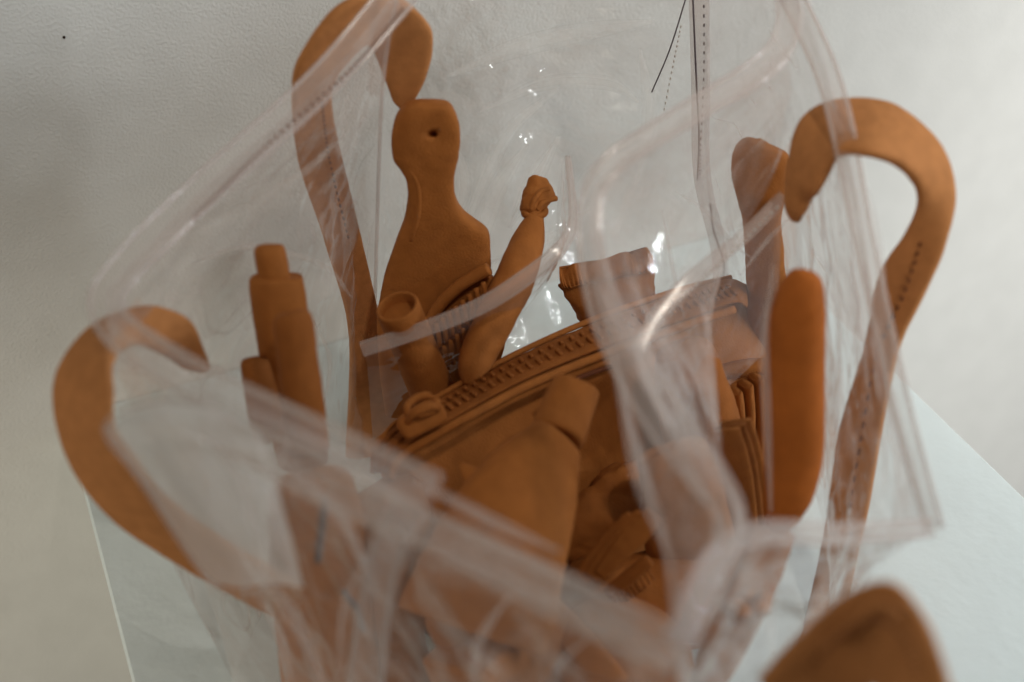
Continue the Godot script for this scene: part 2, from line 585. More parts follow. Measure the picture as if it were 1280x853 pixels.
	panel("inner_flap", [
		[Vector3(0.0904, 1.2371, 0.0259), Vector3(0.0375, 1.2243, 0.0366), Vector3(-0.0064, 1.209, 0.046), Vector3(-0.0188, 1.1927, 0.0614), Vector3(-0.0255, 1.1733, 0.0948), Vector3(-0.027, 1.164, 0.1355), Vector3(-0.0282, 1.1648, 0.1747), Vector3(-0.0325, 1.1677, 0.2043), Vector3(-0.0591, 1.1727, 0.2305), Vector3(-0.0767, 1.1767, 0.2475)],
		[Vector3(0.0998, 1.2127, 0.0157), Vector3(0.061, 1.1929, 0.024), Vector3(0.0266, 1.1759, 0.0383), Vector3(0.008, 1.1617, 0.0564), Vector3(0.0005, 1.1465, 0.0861), Vector3(-0.0062, 1.1389, 0.1234), Vector3(-0.0172, 1.149, 0.1648), Vector3(-0.0282, 1.1593, 0.1966), Vector3(-0.0542, 1.1657, 0.2246), Vector3(-0.0754, 1.173, 0.2457)],
		[Vector3(0.1088, 1.1878, 0.0058), Vector3(0.0904, 1.1636, 0.0186), Vector3(0.0679, 1.1426, 0.0273), Vector3(0.0475, 1.1258, 0.0468), Vector3(0.0333, 1.1155, 0.0767), Vector3(0.0121, 1.1213, 0.1178), Vector3(-0.0064, 1.1333, 0.1547), Vector3(-0.0233, 1.1498, 0.1888), Vector3(-0.0492, 1.1586, 0.2189), Vector3(-0.074, 1.1693, 0.2438)]], 130, 40, 0.003, Vector2(2.0, 0.6), 0.3, 233.0, M.film, M.cloud, b)
	panel("inner_flap_fold", [
		[Vector3(-0.0233, 1.1822, 0.0736), Vector3(-0.0277, 1.1659, 0.1001), Vector3(-0.034, 1.1531, 0.1283), Vector3(-0.044, 1.1543, 0.1639), Vector3(-0.0562, 1.1613, 0.2006), Vector3(-0.0749, 1.1747, 0.2431)],
		[Vector3(-0.0253, 1.1853, 0.0837), Vector3(-0.0262, 1.1687, 0.1104), Vector3(-0.0286, 1.1592, 0.1387), Vector3(-0.0358, 1.1618, 0.1743), Vector3(-0.049, 1.1702, 0.2095), Vector3(-0.074, 1.1762, 0.2449)],
		[Vector3(-0.0211, 1.1792, 0.0822), Vector3(-0.0235, 1.1655, 0.1154), Vector3(-0.026, 1.1596, 0.1528), Vector3(-0.0297, 1.1635, 0.1859), Vector3(-0.0407, 1.169, 0.2122), Vector3(-0.0707, 1.174, 0.2425)]], 80, 40, 0.003, Vector2(1.6, 0.6), 0.3, 361.0, M.film, M.cloud, b)
	obj("bead", tube([Vector3(-0.0233, 1.1822, 0.0736), Vector3(-0.0277, 1.1659, 0.1001), Vector3(-0.034, 1.1531, 0.1283), Vector3(-0.044, 1.1543, 0.1639), Vector3(-0.0562, 1.1613, 0.2006), Vector3(-0.0749, 1.1747, 0.2431)], 0.001, 70, 8), M.bead, b)
	var pocket := obj("inner_pocket", sheet([
		[Vector3(0.1029, 1.153, 0.0118), Vector3(0.0683, 1.1314, 0.0164), Vector3(0.0352, 1.1148, 0.0242), Vector3(0.0165, 1.1038, 0.0329)],
		[Vector3(0.1096, 1.1072, 0.0047), Vector3(0.0768, 1.0865, 0.0091), Vector3(0.0454, 1.0767, 0.0188), Vector3(0.0249, 1.0729, 0.0276)],
		[Vector3(0.1145, 1.0514, -0.0018), Vector3(0.0844, 1.0422, 0.0078), Vector3(0.0604, 1.0381, 0.0156), Vector3(0.0403, 1.0374, 0.022)]], 70, 60, 0.003, Vector2(1.2, 0.8), 0.4, 267.0), M.film_pocket, b)
	obj("hem", loft([[Vector3(0.101, 1.155, 0.0162), Vector3(0.0013, -0.0016, 0.0021), Vector3(-0.0003, 0.0006, 0.0006)], [Vector3(0.0794, 1.1406, 0.0185), Vector3(0.0014, -0.002, 0.0024), Vector3(-0.0003, 0.0006, 0.0006)], [Vector3(0.0534, 1.1274, 0.0208), Vector3(0.0017, -0.0024, 0.0029), Vector3(-0.0002, 0.0006, 0.0006)], [Vector3(0.0314, 1.1173, 0.0275), Vector3(0.0024, -0.0021, 0.003), Vector3(-0.0001, 0.0007, 0.0006)], [Vector3(0.0154, 1.1068, 0.0367), Vector3(0.0023, -0.0014, 0.0024), Vector3(-0.0001, 0.0007, 0.0005)]], 50, 16, 5.0), M.hem_clear, pocket)
	stitches("stitching", [Vector3(0.0958, 1.1546, 0.0213), Vector3(0.07, 1.1378, 0.024), Vector3(0.046, 1.1246, 0.027), Vector3(0.0272, 1.1166, 0.0332)], 26, 0.5, 0.0004, M.pale_thread, pocket)
	var pocket2 := obj("inner_pocket", sheet([
		[Vector3(-0.09, 1.0837, -0.0512), Vector3(-0.0566, 1.0906, -0.0444), Vector3(-0.0194, 1.1024, -0.04), Vector3(0.0116, 1.1177, -0.0408), Vector3(0.0245, 1.1252, -0.0555), Vector3(0.0342, 1.1441, -0.0807)],
		[Vector3(-0.0886, 1.0602, -0.0585), Vector3(-0.0511, 1.0635, -0.0538), Vector3(-0.0153, 1.072, -0.054), Vector3(0.015, 1.086, -0.0606), Vector3(0.0294, 1.1026, -0.0755), Vector3(0.0422, 1.1273, -0.1043)],
		[Vector3(-0.0814, 0.9818, -0.0993), Vector3(-0.0374, 1.0076, -0.0904), Vector3(-0.0048, 1.024, -0.0915), Vector3(0.0177, 1.0501, -0.0909), Vector3(0.0348, 1.074, -0.104), Vector3(0.0496, 1.1105, -0.1281)]], 80, 50, 0.003, Vector2(1.3, 1.0), 0.2, 301.0), M.film_clear, b)
	var fold := [[[Vector3(-0.0917, 1.0831, -0.0514), Vector3(-0.0001, 0.0028, -0.0022), Vector3(-0.0003, 0.0005, 0.0007)], [Vector3(-0.0651, 1.09, -0.0443), Vector3(-0.0003, 0.0028, -0.0022), Vector3(-0.0003, 0.0005, 0.0007)], [Vector3(-0.033, 1.0991, -0.0384), Vector3(-0.0007, 0.0029, -0.0025), Vector3(-0.0003, 0.0005, 0.0007)], [Vector3(-0.0073, 1.1099, -0.0375), Vector3(-0.0013, 0.0027, -0.0025), Vector3(-0.0002, 0.0006, 0.0007)], [Vector3(0.0127, 1.119, -0.0414), Vector3(-0.0018, 0.0017, -0.002), Vector3(0, 0.0007, 0.0006)], [Vector3(0.025, 1.1246, -0.0548), Vector3(-0.0018, 0.0002, -0.0009), Vector3(-0.0001, 0.0008, 0.0004)], [Vector3(0.0345, 1.144, -0.0805), Vector3(-0.0011, -0.0001, -0.0005), Vector3(-0.0002, 0.0007, 0.0005)]], [Vector3(-0.0918, 1.0858, -0.0535), Vector3(-0.0653, 1.0926, -0.0464), Vector3(-0.0337, 1.1019, -0.0407), Vector3(-0.0086, 1.1124, -0.0399), Vector3(0.011, 1.1205, -0.0433), Vector3(0.0233, 1.1247, -0.0556), Vector3(0.0335, 1.144, -0.0809)], [Vector3(-0.0915, 1.0805, -0.0493), Vector3(-0.0648, 1.0874, -0.0422), Vector3(-0.0323, 1.0963, -0.036), Vector3(-0.0061, 1.1073, -0.0351), Vector3(0.0144, 1.1174, -0.0395), Vector3(0.0267, 1.1244, -0.0539), Vector3(0.0356, 1.1441, -0.0801)]]
	var hm := obj("hem", loft(fold[0], 60, 16, 4.0), M.hem_clear, pocket2)
	for k in 2:
		obj("bead", tube(fold[1 + k], 0.0007, 60, 8), M.hem, hm)
	# turned rims
	var hems := [
		[[[Vector3(-0.0406, 1.2466, -0.0889), Vector3(0.0045, -0.0054, 0.0038), Vector3(0, 0.0006, 0.0008)], [Vector3(-0.0903, 1.2208, -0.0664), Vector3(0.0037, -0.005, 0.0034), Vector3(0.0001, 0.0006, 0.0008)], [Vector3(-0.1513, 1.2027, -0.0342), Vector3(0.0033, -0.0049, 0.0032), Vector3(0.0002, 0.0006, 0.0007)], [Vector3(-0.1923, 1.1924, -0.0063), Vector3(0.0036, -0.0044, 0.003), Vector3(0.0003, 0.0007, 0.0006)], [Vector3(-0.205, 1.1874, 0.0091), Vector3(0.0063, -0.0017, 0.0013), Vector3(0.0002, 0.001, 0.0002)], [Vector3(-0.202, 1.1854, 0.032), Vector3(0.0057, 0.0031, -0.0019), Vector3(-0.0004, 0.0009, 0.0002)], [Vector3(-0.182, 1.1853, 0.0733), Vector3(0.0047, 0.004, -0.0026), Vector3(-0.0005, 0.0008, 0.0003)], [Vector3(-0.1512, 1.1862, 0.1244), Vector3(0.0044, 0.0041, -0.0027), Vector3(-0.0005, 0.0008, 0.0003)], [Vector3(-0.1259, 1.1884, 0.1684), Vector3(0.0042, 0.0039, -0.0026), Vector3(-0.0006, 0.0008, 0.0003)]], [Vector3(-0.0363, 1.2415, -0.0854), Vector3(-0.0868, 1.216, -0.0631), Vector3(-0.1481, 1.198, -0.0312), Vector3(-0.1888, 1.1882, -0.0035), Vector3(-0.199, 1.1858, 0.0103), Vector3(-0.1966, 1.1884, 0.0301), Vector3(-0.1775, 1.1891, 0.0708), Vector3(-0.147, 1.1901, 0.1218), Vector3(-0.122, 1.1921, 0.1659)], [Vector3(-0.0449, 1.2517, -0.0925), Vector3(-0.0938, 1.2255, -0.0696), Vector3(-0.1544, 1.2074, -0.0373), Vector3(-0.1957, 1.1966, -0.0091), Vector3(-0.2109, 1.189, 0.0079), Vector3(-0.2074, 1.1825, 0.0338), Vector3(-0.1865, 1.1815, 0.0758), Vector3(-0.1554, 1.1823, 0.127), Vector3(-0.1299, 1.1848, 0.1708)]],
		[[[Vector3(-0.186, 1.1734, 0.0814), Vector3(0.0027, 0.0022, -0.0016), Vector3(-0.0005, 0.0008, 0.0004)], [Vector3(-0.1549, 1.1699, 0.1296), Vector3(0.0032, 0.0028, -0.0021), Vector3(-0.0005, 0.0008, 0.0003)], [Vector3(-0.1251, 1.1735, 0.1741), Vector3(0.0038, 0.0035, -0.0026), Vector3(-0.0005, 0.0008, 0.0003)], [Vector3(-0.1008, 1.173, 0.2132), Vector3(0.0046, 0.0041, -0.0029), Vector3(-0.0005, 0.0008, 0.0003)], [Vector3(-0.078, 1.1746, 0.25), Vector3(0.0041, 0.0037, -0.0027), Vector3(-0.0005, 0.0008, 0.0003)]], [Vector3(-0.1834, 1.1755, 0.0799), Vector3(-0.1519, 1.1726, 0.1276), Vector3(-0.1215, 1.1769, 0.1717), Vector3(-0.0964, 1.1769, 0.2105), Vector3(-0.0741, 1.1782, 0.2475)], [Vector3(-0.1885, 1.1713, 0.0829), Vector3(-0.1579, 1.1672, 0.1315), Vector3(-0.1287, 1.1701, 0.1766), Vector3(-0.1051, 1.1692, 0.216), Vector3(-0.082, 1.1711, 0.2526)]],
		[[[Vector3(0.1219, 1.2388, -0.0309), Vector3(0.0038, 0.0009, 0.002), Vector3(-0.0002, 0.001, -0.0001)], [Vector3(0.1015, 1.2394, 0.008), Vector3(0.0042, -0.0004, 0.003), Vector3(0, 0.001, 0.0001)], [Vector3(0.0808, 1.2322, 0.0263), Vector3(0.0022, -0.0031, 0.0033), Vector3(0.0001, 0.0008, 0.0006)], [Vector3(0.0374, 1.2238, 0.0369), Vector3(0.0014, -0.0034, 0.0028), Vector3(0, 0.0007, 0.0008)], [Vector3(-0.0008, 1.2139, 0.0441), Vector3(0.0019, -0.0027, 0.0026), Vector3(-0.0001, 0.0007, 0.0007)], [Vector3(-0.0142, 1.2031, 0.0519), Vector3(0.0035, -0.0008, 0.0021), Vector3(-0.0002, 0.0008, 0.0006)], [Vector3(-0.0214, 1.188, 0.0683), Vector3(0.0045, 0.0006, 0.0016), Vector3(-0.0003, 0.0008, 0.0005)], [Vector3(-0.0255, 1.1733, 0.0948), Vector3(0.0058, 0.0019, 0.0012), Vector3(-0.0004, 0.0009, 0.0003)], [Vector3(-0.027, 1.164, 0.1355), Vector3(0.0067, 0.0031, 0.0006), Vector3(-0.0004, 0.0009, 0.0001)], [Vector3(-0.0282, 1.1648, 0.1747), Vector3(0.0061, 0.0029, 0.0005), Vector3(-0.0004, 0.0009, -0.0001)], [Vector3(-0.0343, 1.1684, 0.203), Vector3(0.004, 0.0004, 0.0021), Vector3(0, 0.001, -0.0002)], [Vector3(-0.0579, 1.1737, 0.2302), Vector3(0.0024, -0.0008, 0.0024), Vector3(0.0003, 0.001, 0.0001)], [Vector3(-0.0786, 1.1779, 0.2498), Vector3(0.0027, -0.0012, 0.0031), Vector3(0.0003, 0.001, 0.0001)]], [Vector3(0.1255, 1.2397, -0.029), Vector3(0.1055, 1.239, 0.0109), Vector3(0.0829, 1.2292, 0.0294), Vector3(0.0387, 1.2206, 0.0396), Vector3(0.001, 1.2113, 0.0466), Vector3(-0.0109, 1.2023, 0.054), Vector3(-0.0172, 1.1886, 0.0698), Vector3(-0.0199, 1.1752, 0.0959), Vector3(-0.0206, 1.167, 0.136), Vector3(-0.0225, 1.1676, 0.1751), Vector3(-0.0304, 1.1688, 0.205), Vector3(-0.0556, 1.1729, 0.2325), Vector3(-0.076, 1.1768, 0.2528)], [Vector3(0.1182, 1.2379, -0.0327), Vector3(0.0975, 1.2398, 0.0052), Vector3(0.0787, 1.2351, 0.0232), Vector3(0.0361, 1.227, 0.0342), Vector3(-0.0026, 1.2165, 0.0416), Vector3(-0.0176, 1.2038, 0.0499), Vector3(-0.0257, 1.1874, 0.0667), Vector3(-0.031, 1.1715, 0.0937), Vector3(-0.0334, 1.161, 0.1349), Vector3(-0.034, 1.162, 0.1742), Vector3(-0.0381, 1.168, 0.2011), Vector3(-0.0602, 1.1744, 0.2279), Vector3(-0.0811, 1.179, 0.2469)]],
		[[[Vector3(-0.0786, 1.1764, 0.2484), Vector3(-0.0019, 0.0007, -0.002), Vector3(0, 0.001, 0.0003)], [Vector3(-0.0579, 1.1819, 0.2302), Vector3(-0.0014, 0.001, -0.0021), Vector3(0.0003, 0.0009, 0.0003)], [Vector3(-0.0313, 1.1718, 0.2148), Vector3(0.0003, 0.0019, -0.0021), Vector3(0.0006, 0.0006, 0.0006)], [Vector3(0.0146, 1.1379, 0.1992), Vector3(0.0008, 0.0022, -0.0021), Vector3(0.0005, 0.0005, 0.0007)], [Vector3(0.0666, 1.1093, 0.1884), Vector3(0.0007, 0.0019, -0.0019), Vector3(0.0004, 0.0005, 0.0007)]], [Vector3(-0.0804, 1.177, 0.2465), Vector3(-0.0593, 1.1829, 0.2282), Vector3(-0.031, 1.1736, 0.2128), Vector3(0.0154, 1.14, 0.1972), Vector3(0.0672, 1.1111, 0.1866)], [Vector3(-0.0767, 1.1758, 0.2503), Vector3(-0.0566, 1.1809, 0.2322), Vector3(-0.0315, 1.17, 0.2168), Vector3(0.0138, 1.1358, 0.2012), Vector3(0.066, 1.1074, 0.1902)]],
		[[[Vector3(0.1251, 1.2367, -0.0346), Vector3(0.0043, 0.0022, 0.0017), Vector3(-0.0005, 0.0008, 0.0003)], [Vector3(0.1189, 1.2081, 0.02), Vector3(0.0042, 0.0017, 0.0019), Vector3(-0.0005, 0.0008, 0.0003)], [Vector3(0.0982, 1.1708, 0.0829), Vector3(0.0035, 0.0011, 0.0018), Vector3(-0.0004, 0.0008, 0.0004)], [Vector3(0.0811, 1.1328, 0.141), Vector3(0.0031, 0.001, 0.0015), Vector3(-0.0004, 0.0008, 0.0003)], [Vector3(0.066, 1.1102, 0.1901), Vector3(0.0027, 0.0009, 0.0013), Vector3(-0.0004, 0.0009, 0.0003)]], [Vector3(0.1293, 1.2388, -0.033), Vector3(0.1229, 1.2097, 0.0218), Vector3(0.1015, 1.1719, 0.0845), Vector3(0.084, 1.1338, 0.1425), Vector3(0.0685, 1.1111, 0.1913)], [Vector3(0.121, 1.2346, -0.0362), Vector3(0.1149, 1.2065, 0.0181), Vector3(0.0949, 1.1698, 0.0812), Vector3(0.0782, 1.1319, 0.1396), Vector3(0.0635, 1.1093, 0.1889)]],
		[[[Vector3(-0.1337, 1.1759, 0.1595), Vector3(0.0044, -0.0021, 0.0032), Vector3(-0.0006, -0.0001, 0.0008)], [Vector3(-0.1403, 1.1454, 0.1484), Vector3(0.0047, -0.0016, 0.0027), Vector3(-0.0005, -0.0001, 0.0008)], [Vector3(-0.1461, 1.1049, 0.1388), Vector3(0.0053, -0.0012, 0.0024), Vector3(-0.0004, -0.0001, 0.0009)], [Vector3(-0.1525, 1.0597, 0.133), Vector3(0.0063, -0.0012, 0.0027), Vector3(-0.0004, -0.0001, 0.0009)]], [Vector3(-0.1295, 1.1739, 0.1626), Vector3(-0.1359, 1.1438, 0.1509), Vector3(-0.1411, 1.1038, 0.1411), Vector3(-0.1465, 1.0585, 0.1355)], [Vector3(-0.138, 1.1779, 0.1565), Vector3(-0.1447, 1.1469, 0.1458), Vector3(-0.1512, 1.106, 0.1365), Vector3(-0.1585, 1.0609, 0.1304)]],
	]
	for h in hems:
		var r := obj("rim", loft(h[0], 90, 16, 5.0), M.hem_front, b)
		for k in 2:
			obj("bead", tube(h[1 + k], 0.0011, 90, 8), M.bead, r)
	# lamp streaks on the back panel, put in as pale strips, each a wide faint one with a narrower one on it
	for c in [[[[Vector3(-0.0272, 1.03, -0.1182), Vector3(-0.0011, 0.0005, -0.0007), Vector3(0, 0.0001, 0.0002)], [Vector3(-0.0022, 1.0614, -0.1345), Vector3(-0.0042, 0.0019, -0.0028), Vector3(-0.0001, 0.0003, 0.0004)], [Vector3(0.0198, 1.0894, -0.149), Vector3(-0.0039, 0.0023, -0.0029), Vector3(-0.0001, 0.0003, 0.0004)], [Vector3(0.0436, 1.11, -0.1569), Vector3(-0.0009, 0.0007, -0.0008), Vector3(0, 0.0001, 0.0002)]], [[Vector3(-0.0275, 1.0309, -0.1171), Vector3(-0.0005, 0.0002, -0.0003), Vector3(0, 0.0001, 0.0002)], [Vector3(-0.0026, 1.0623, -0.1333), Vector3(-0.0021, 0.0009, -0.0014), Vector3(-0.0001, 0.0003, 0.0004)], [Vector3(0.0194, 1.0902, -0.1478), Vector3(-0.0019, 0.0012, -0.0015), Vector3(-0.0001, 0.0003, 0.0004)], [Vector3(0.0432, 1.1108, -0.1556), Vector3(-0.0004, 0.0003, -0.0004), Vector3(0, 0.0001, 0.0002)]]], [[[Vector3(-0.0061, 1.0689, -0.142), Vector3(-0.0008, 0.0004, -0.0005), Vector3(0, 0.0001, 0.0002)], [Vector3(0.0187, 1.0985, -0.1569), Vector3(-0.003, 0.0017, -0.0021), Vector3(-0.0001, 0.0003, 0.0004)], [Vector3(0.0377, 1.1176, -0.1652), Vector3(-0.0022, 0.0025, -0.0023), Vector3(-0.0001, 0.0003, 0.0004)], [Vector3(0.0687, 1.1342, -0.1672), Vector3(-0.0004, 0.0007, -0.0006), Vector3(0, 0.0001, 0.0002)]], [[Vector3(-0.0065, 1.0697, -0.1408), Vector3(-0.0004, 0.0002, -0.0003), Vector3(0, 0.0001, 0.0002)], [Vector3(0.0182, 1.0993, -0.1557), Vector3(-0.0015, 0.0008, -0.0011), Vector3(-0.0001, 0.0003, 0.0004)], [Vector3(0.0373, 1.1183, -0.164), Vector3(-0.0011, 0.0012, -0.0012), Vector3(-0.0001, 0.0003, 0.0004)], [Vector3(0.0681, 1.1349, -0.1659), Vector3(-0.0002, 0.0004, -0.0003), Vector3(0, 0.0001, 0.0002)]]], [[[Vector3(0.0181, 1.0784, -0.1273), Vector3(-0.0009, 0.0005, -0.0007), Vector3(-0.0001, 0.0001, 0.0002)], [Vector3(0.0383, 1.0989, -0.1364), Vector3(-0.0034, 0.0022, -0.0028), Vector3(-0.0001, 0.0003, 0.0004)], [Vector3(0.058, 1.1177, -0.1443), Vector3(-0.0008, 0.0006, -0.0007), Vector3(-0.0001, 0.0001, 0.0002)]], [[Vector3(0.0176, 1.0792, -0.1261), Vector3(-0.0004, 0.0003, -0.0003), Vector3(-0.0001, 0.0001, 0.0002)], [Vector3(0.0378, 1.0997, -0.1352), Vector3(-0.0017, 0.0011, -0.0014), Vector3(-0.0001, 0.0003, 0.0004)], [Vector3(0.0574, 1.1184, -0.1431), Vector3(-0.0004, 0.0003, -0.0004), Vector3(-0.0001, 0.0001, 0.0002)]]],
		[[[Vector3(0.0051, 1.1538, -0.1735), Vector3(-0.0002, 0.0011, -0.0007), Vector3(-0.0001, 0.0001, 0.0002)], [Vector3(0.0412, 1.1637, -0.168), Vector3(-0.0004, 0.0046, -0.0025), Vector3(-0.0001, 0.0002, 0.0004)], [Vector3(0.0799, 1.1695, -0.1581), Vector3(0.0001, 0.0047, -0.0024), Vector3(-0.0001, 0.0002, 0.0004)], [Vector3(0.1177, 1.1726, -0.1464), Vector3(0.0001, 0.0012, -0.0006), Vector3(-0.0001, 0.0001, 0.0002)]], [[Vector3(0.0047, 1.1545, -0.1722), Vector3(-0.0001, 0.0006, -0.0003), Vector3(-0.0001, 0.0001, 0.0002)], [Vector3(0.0407, 1.1643, -0.1667), Vector3(-0.0002, 0.0023, -0.0013), Vector3(-0.0001, 0.0002, 0.0004)], [Vector3(0.0793, 1.1702, -0.1569), Vector3(0.0001, 0.0023, -0.0012), Vector3(-0.0001, 0.0002, 0.0004)], [Vector3(0.1171, 1.1732, -0.1452), Vector3(0, 0.0006, -0.0003), Vector3(-0.0001, 0.0001, 0.0002)]]], [[[Vector3(0.019, 1.1327, -0.1645), Vector3(-0.0002, 0.0008, -0.0005), Vector3(-0.0001, 0.0001, 0.0002)], [Vector3(0.0557, 1.1434, -0.1594), Vector3(0, 0.0035, -0.0019), Vector3(-0.0001, 0.0002, 0.0004)], [Vector3(0.0884, 1.1421, -0.146), Vector3(0.0015, 0.0035, -0.0013), Vector3(-0.0002, 0.0002, 0.0004)], [Vector3(0.1019, 1.1329, -0.1334), Vector3(0.0006, 0.0008, -0.0001), Vector3(-0.0001, 0.0001, 0.0002)]], [[Vector3(0.0186, 1.1334, -0.1632), Vector3(-0.0001, 0.0004, -0.0003), Vector3(-0.0001, 0.0001, 0.0002)], [Vector3(0.0552, 1.1441, -0.1581), Vector3(0, 0.0017, -0.001), Vector3(-0.0001, 0.0002, 0.0004)], [Vector3(0.0879, 1.1428, -0.1448), Vector3(0.0007, 0.0017, -0.0006), Vector3(-0.0002, 0.0002, 0.0004)], [Vector3(0.1013, 1.1336, -0.1322), Vector3(0.0003, 0.0004, -0.0001), Vector3(-0.0001, 0.0001, 0.0002)]]], [[[Vector3(0.1162, 1.15, -0.1622), Vector3(0.001, 0.0002, 0.0004), Vector3(-0.0001, 0.0001, 0.0001)], [Vector3(0.1116, 1.1212, -0.1404), Vector3(0.004, 0, 0.0021), Vector3(-0.0002, 0.0003, 0.0004)], [Vector3(0.0941, 1.0893, -0.121), Vector3(0.0009, -0.0002, 0.0006), Vector3(-0.0001, 0.0001, 0.0001)]], [[Vector3(0.1156, 1.1507, -0.161), Vector3(0.0005, 0.0001, 0.0002), Vector3(-0.0001, 0.0001, 0.0001)], [Vector3(0.1109, 1.1219, -0.1392), Vector3(0.002, 0, 0.001), Vector3(-0.0002, 0.0003, 0.0004)], [Vector3(0.0935, 1.0901, -0.1199), Vector3(0.0005, -0.0001, 0.0003), Vector3(-0.0001, 0.0001, 0.0001)]]],
		[[[Vector3(0.0045, 1.1192, -0.1791), Vector3(0.0011, 0.0002, 0.0002), Vector3(-0.0001, 0.0001, 0.0001)], [Vector3(0.0044, 1.0938, -0.1584), Vector3(0.0042, -0.0003, 0.0016), Vector3(-0.0001, 0.0003, 0.0004)], [Vector3(-0.0123, 1.0692, -0.1446), Vector3(0.0009, -0.0003, 0.0005), Vector3(0, 0.0001, 0.0002)]], [[Vector3(0.0041, 1.1199, -0.1778), Vector3(0.0005, 0.0001, 0.0001), Vector3(-0.0001, 0.0001, 0.0001)], [Vector3(0.004, 1.0946, -0.1572), Vector3(0.0021, -0.0001, 0.0008), Vector3(-0.0001, 0.0003, 0.0004)], [Vector3(-0.0127, 1.07, -0.1434), Vector3(0.0005, -0.0002, 0.0003), Vector3(0, 0.0001, 0.0002)]]], [[[Vector3(0.0549, 1.0626, -0.1409), Vector3(-0.0007, 0.0005, -0.0006), Vector3(-0.0001, 0.0001, 0.0002)], [Vector3(0.0799, 1.0856, -0.1502), Vector3(-0.0019, 0.0026, -0.0026), Vector3(-0.0001, 0.0003, 0.0004)], [Vector3(0.1091, 1.0953, -0.1471), Vector3(-0.0002, 0.0008, -0.0006), Vector3(-0.0001, 0.0001, 0.0002)]], [[Vector3(0.0544, 1.0634, -0.1397), Vector3(-0.0003, 0.0002, -0.0003), Vector3(-0.0001, 0.0001, 0.0002)], [Vector3(0.0794, 1.0863, -0.149), Vector3(-0.0009, 0.0013, -0.0013), Vector3(-0.0001, 0.0003, 0.0004)], [Vector3(0.1086, 1.096, -0.1459), Vector3(-0.0001, 0.0004, -0.0003), Vector3(-0.0001, 0.0001, 0.0002)]]], [[[Vector3(0.0104, 1.0462, -0.1442), Vector3(-0.0001, 0.0007, -0.0006), Vector3(-0.0001, 0.0001, 0.0002)], [Vector3(0.0439, 1.0557, -0.1394), Vector3(-0.0008, 0.0028, -0.0023), Vector3(-0.0001, 0.0003, 0.0004)], [Vector3(0.0744, 1.0691, -0.1388), Vector3(-0.0003, 0.0007, -0.0006), Vector3(-0.0001, 0.0001, 0.0002)]], [[Vector3(0.01, 1.047, -0.143), Vector3(-0.0001, 0.0004, -0.0003), Vector3(-0.0001, 0.0001, 0.0002)], [Vector3(0.0434, 1.0565, -0.1382), Vector3(-0.0004, 0.0014, -0.0011), Vector3(-0.0001, 0.0003, 0.0004)], [Vector3(0.0738, 1.0699, -0.1377), Vector3(-0.0001, 0.0003, -0.0003), Vector3(-0.0001, 0.0001, 0.0002)]]]]:
		for half in c:
			obj("crease_streak", loft(half, 40, 12, 2.0), M.soft_streak, b)
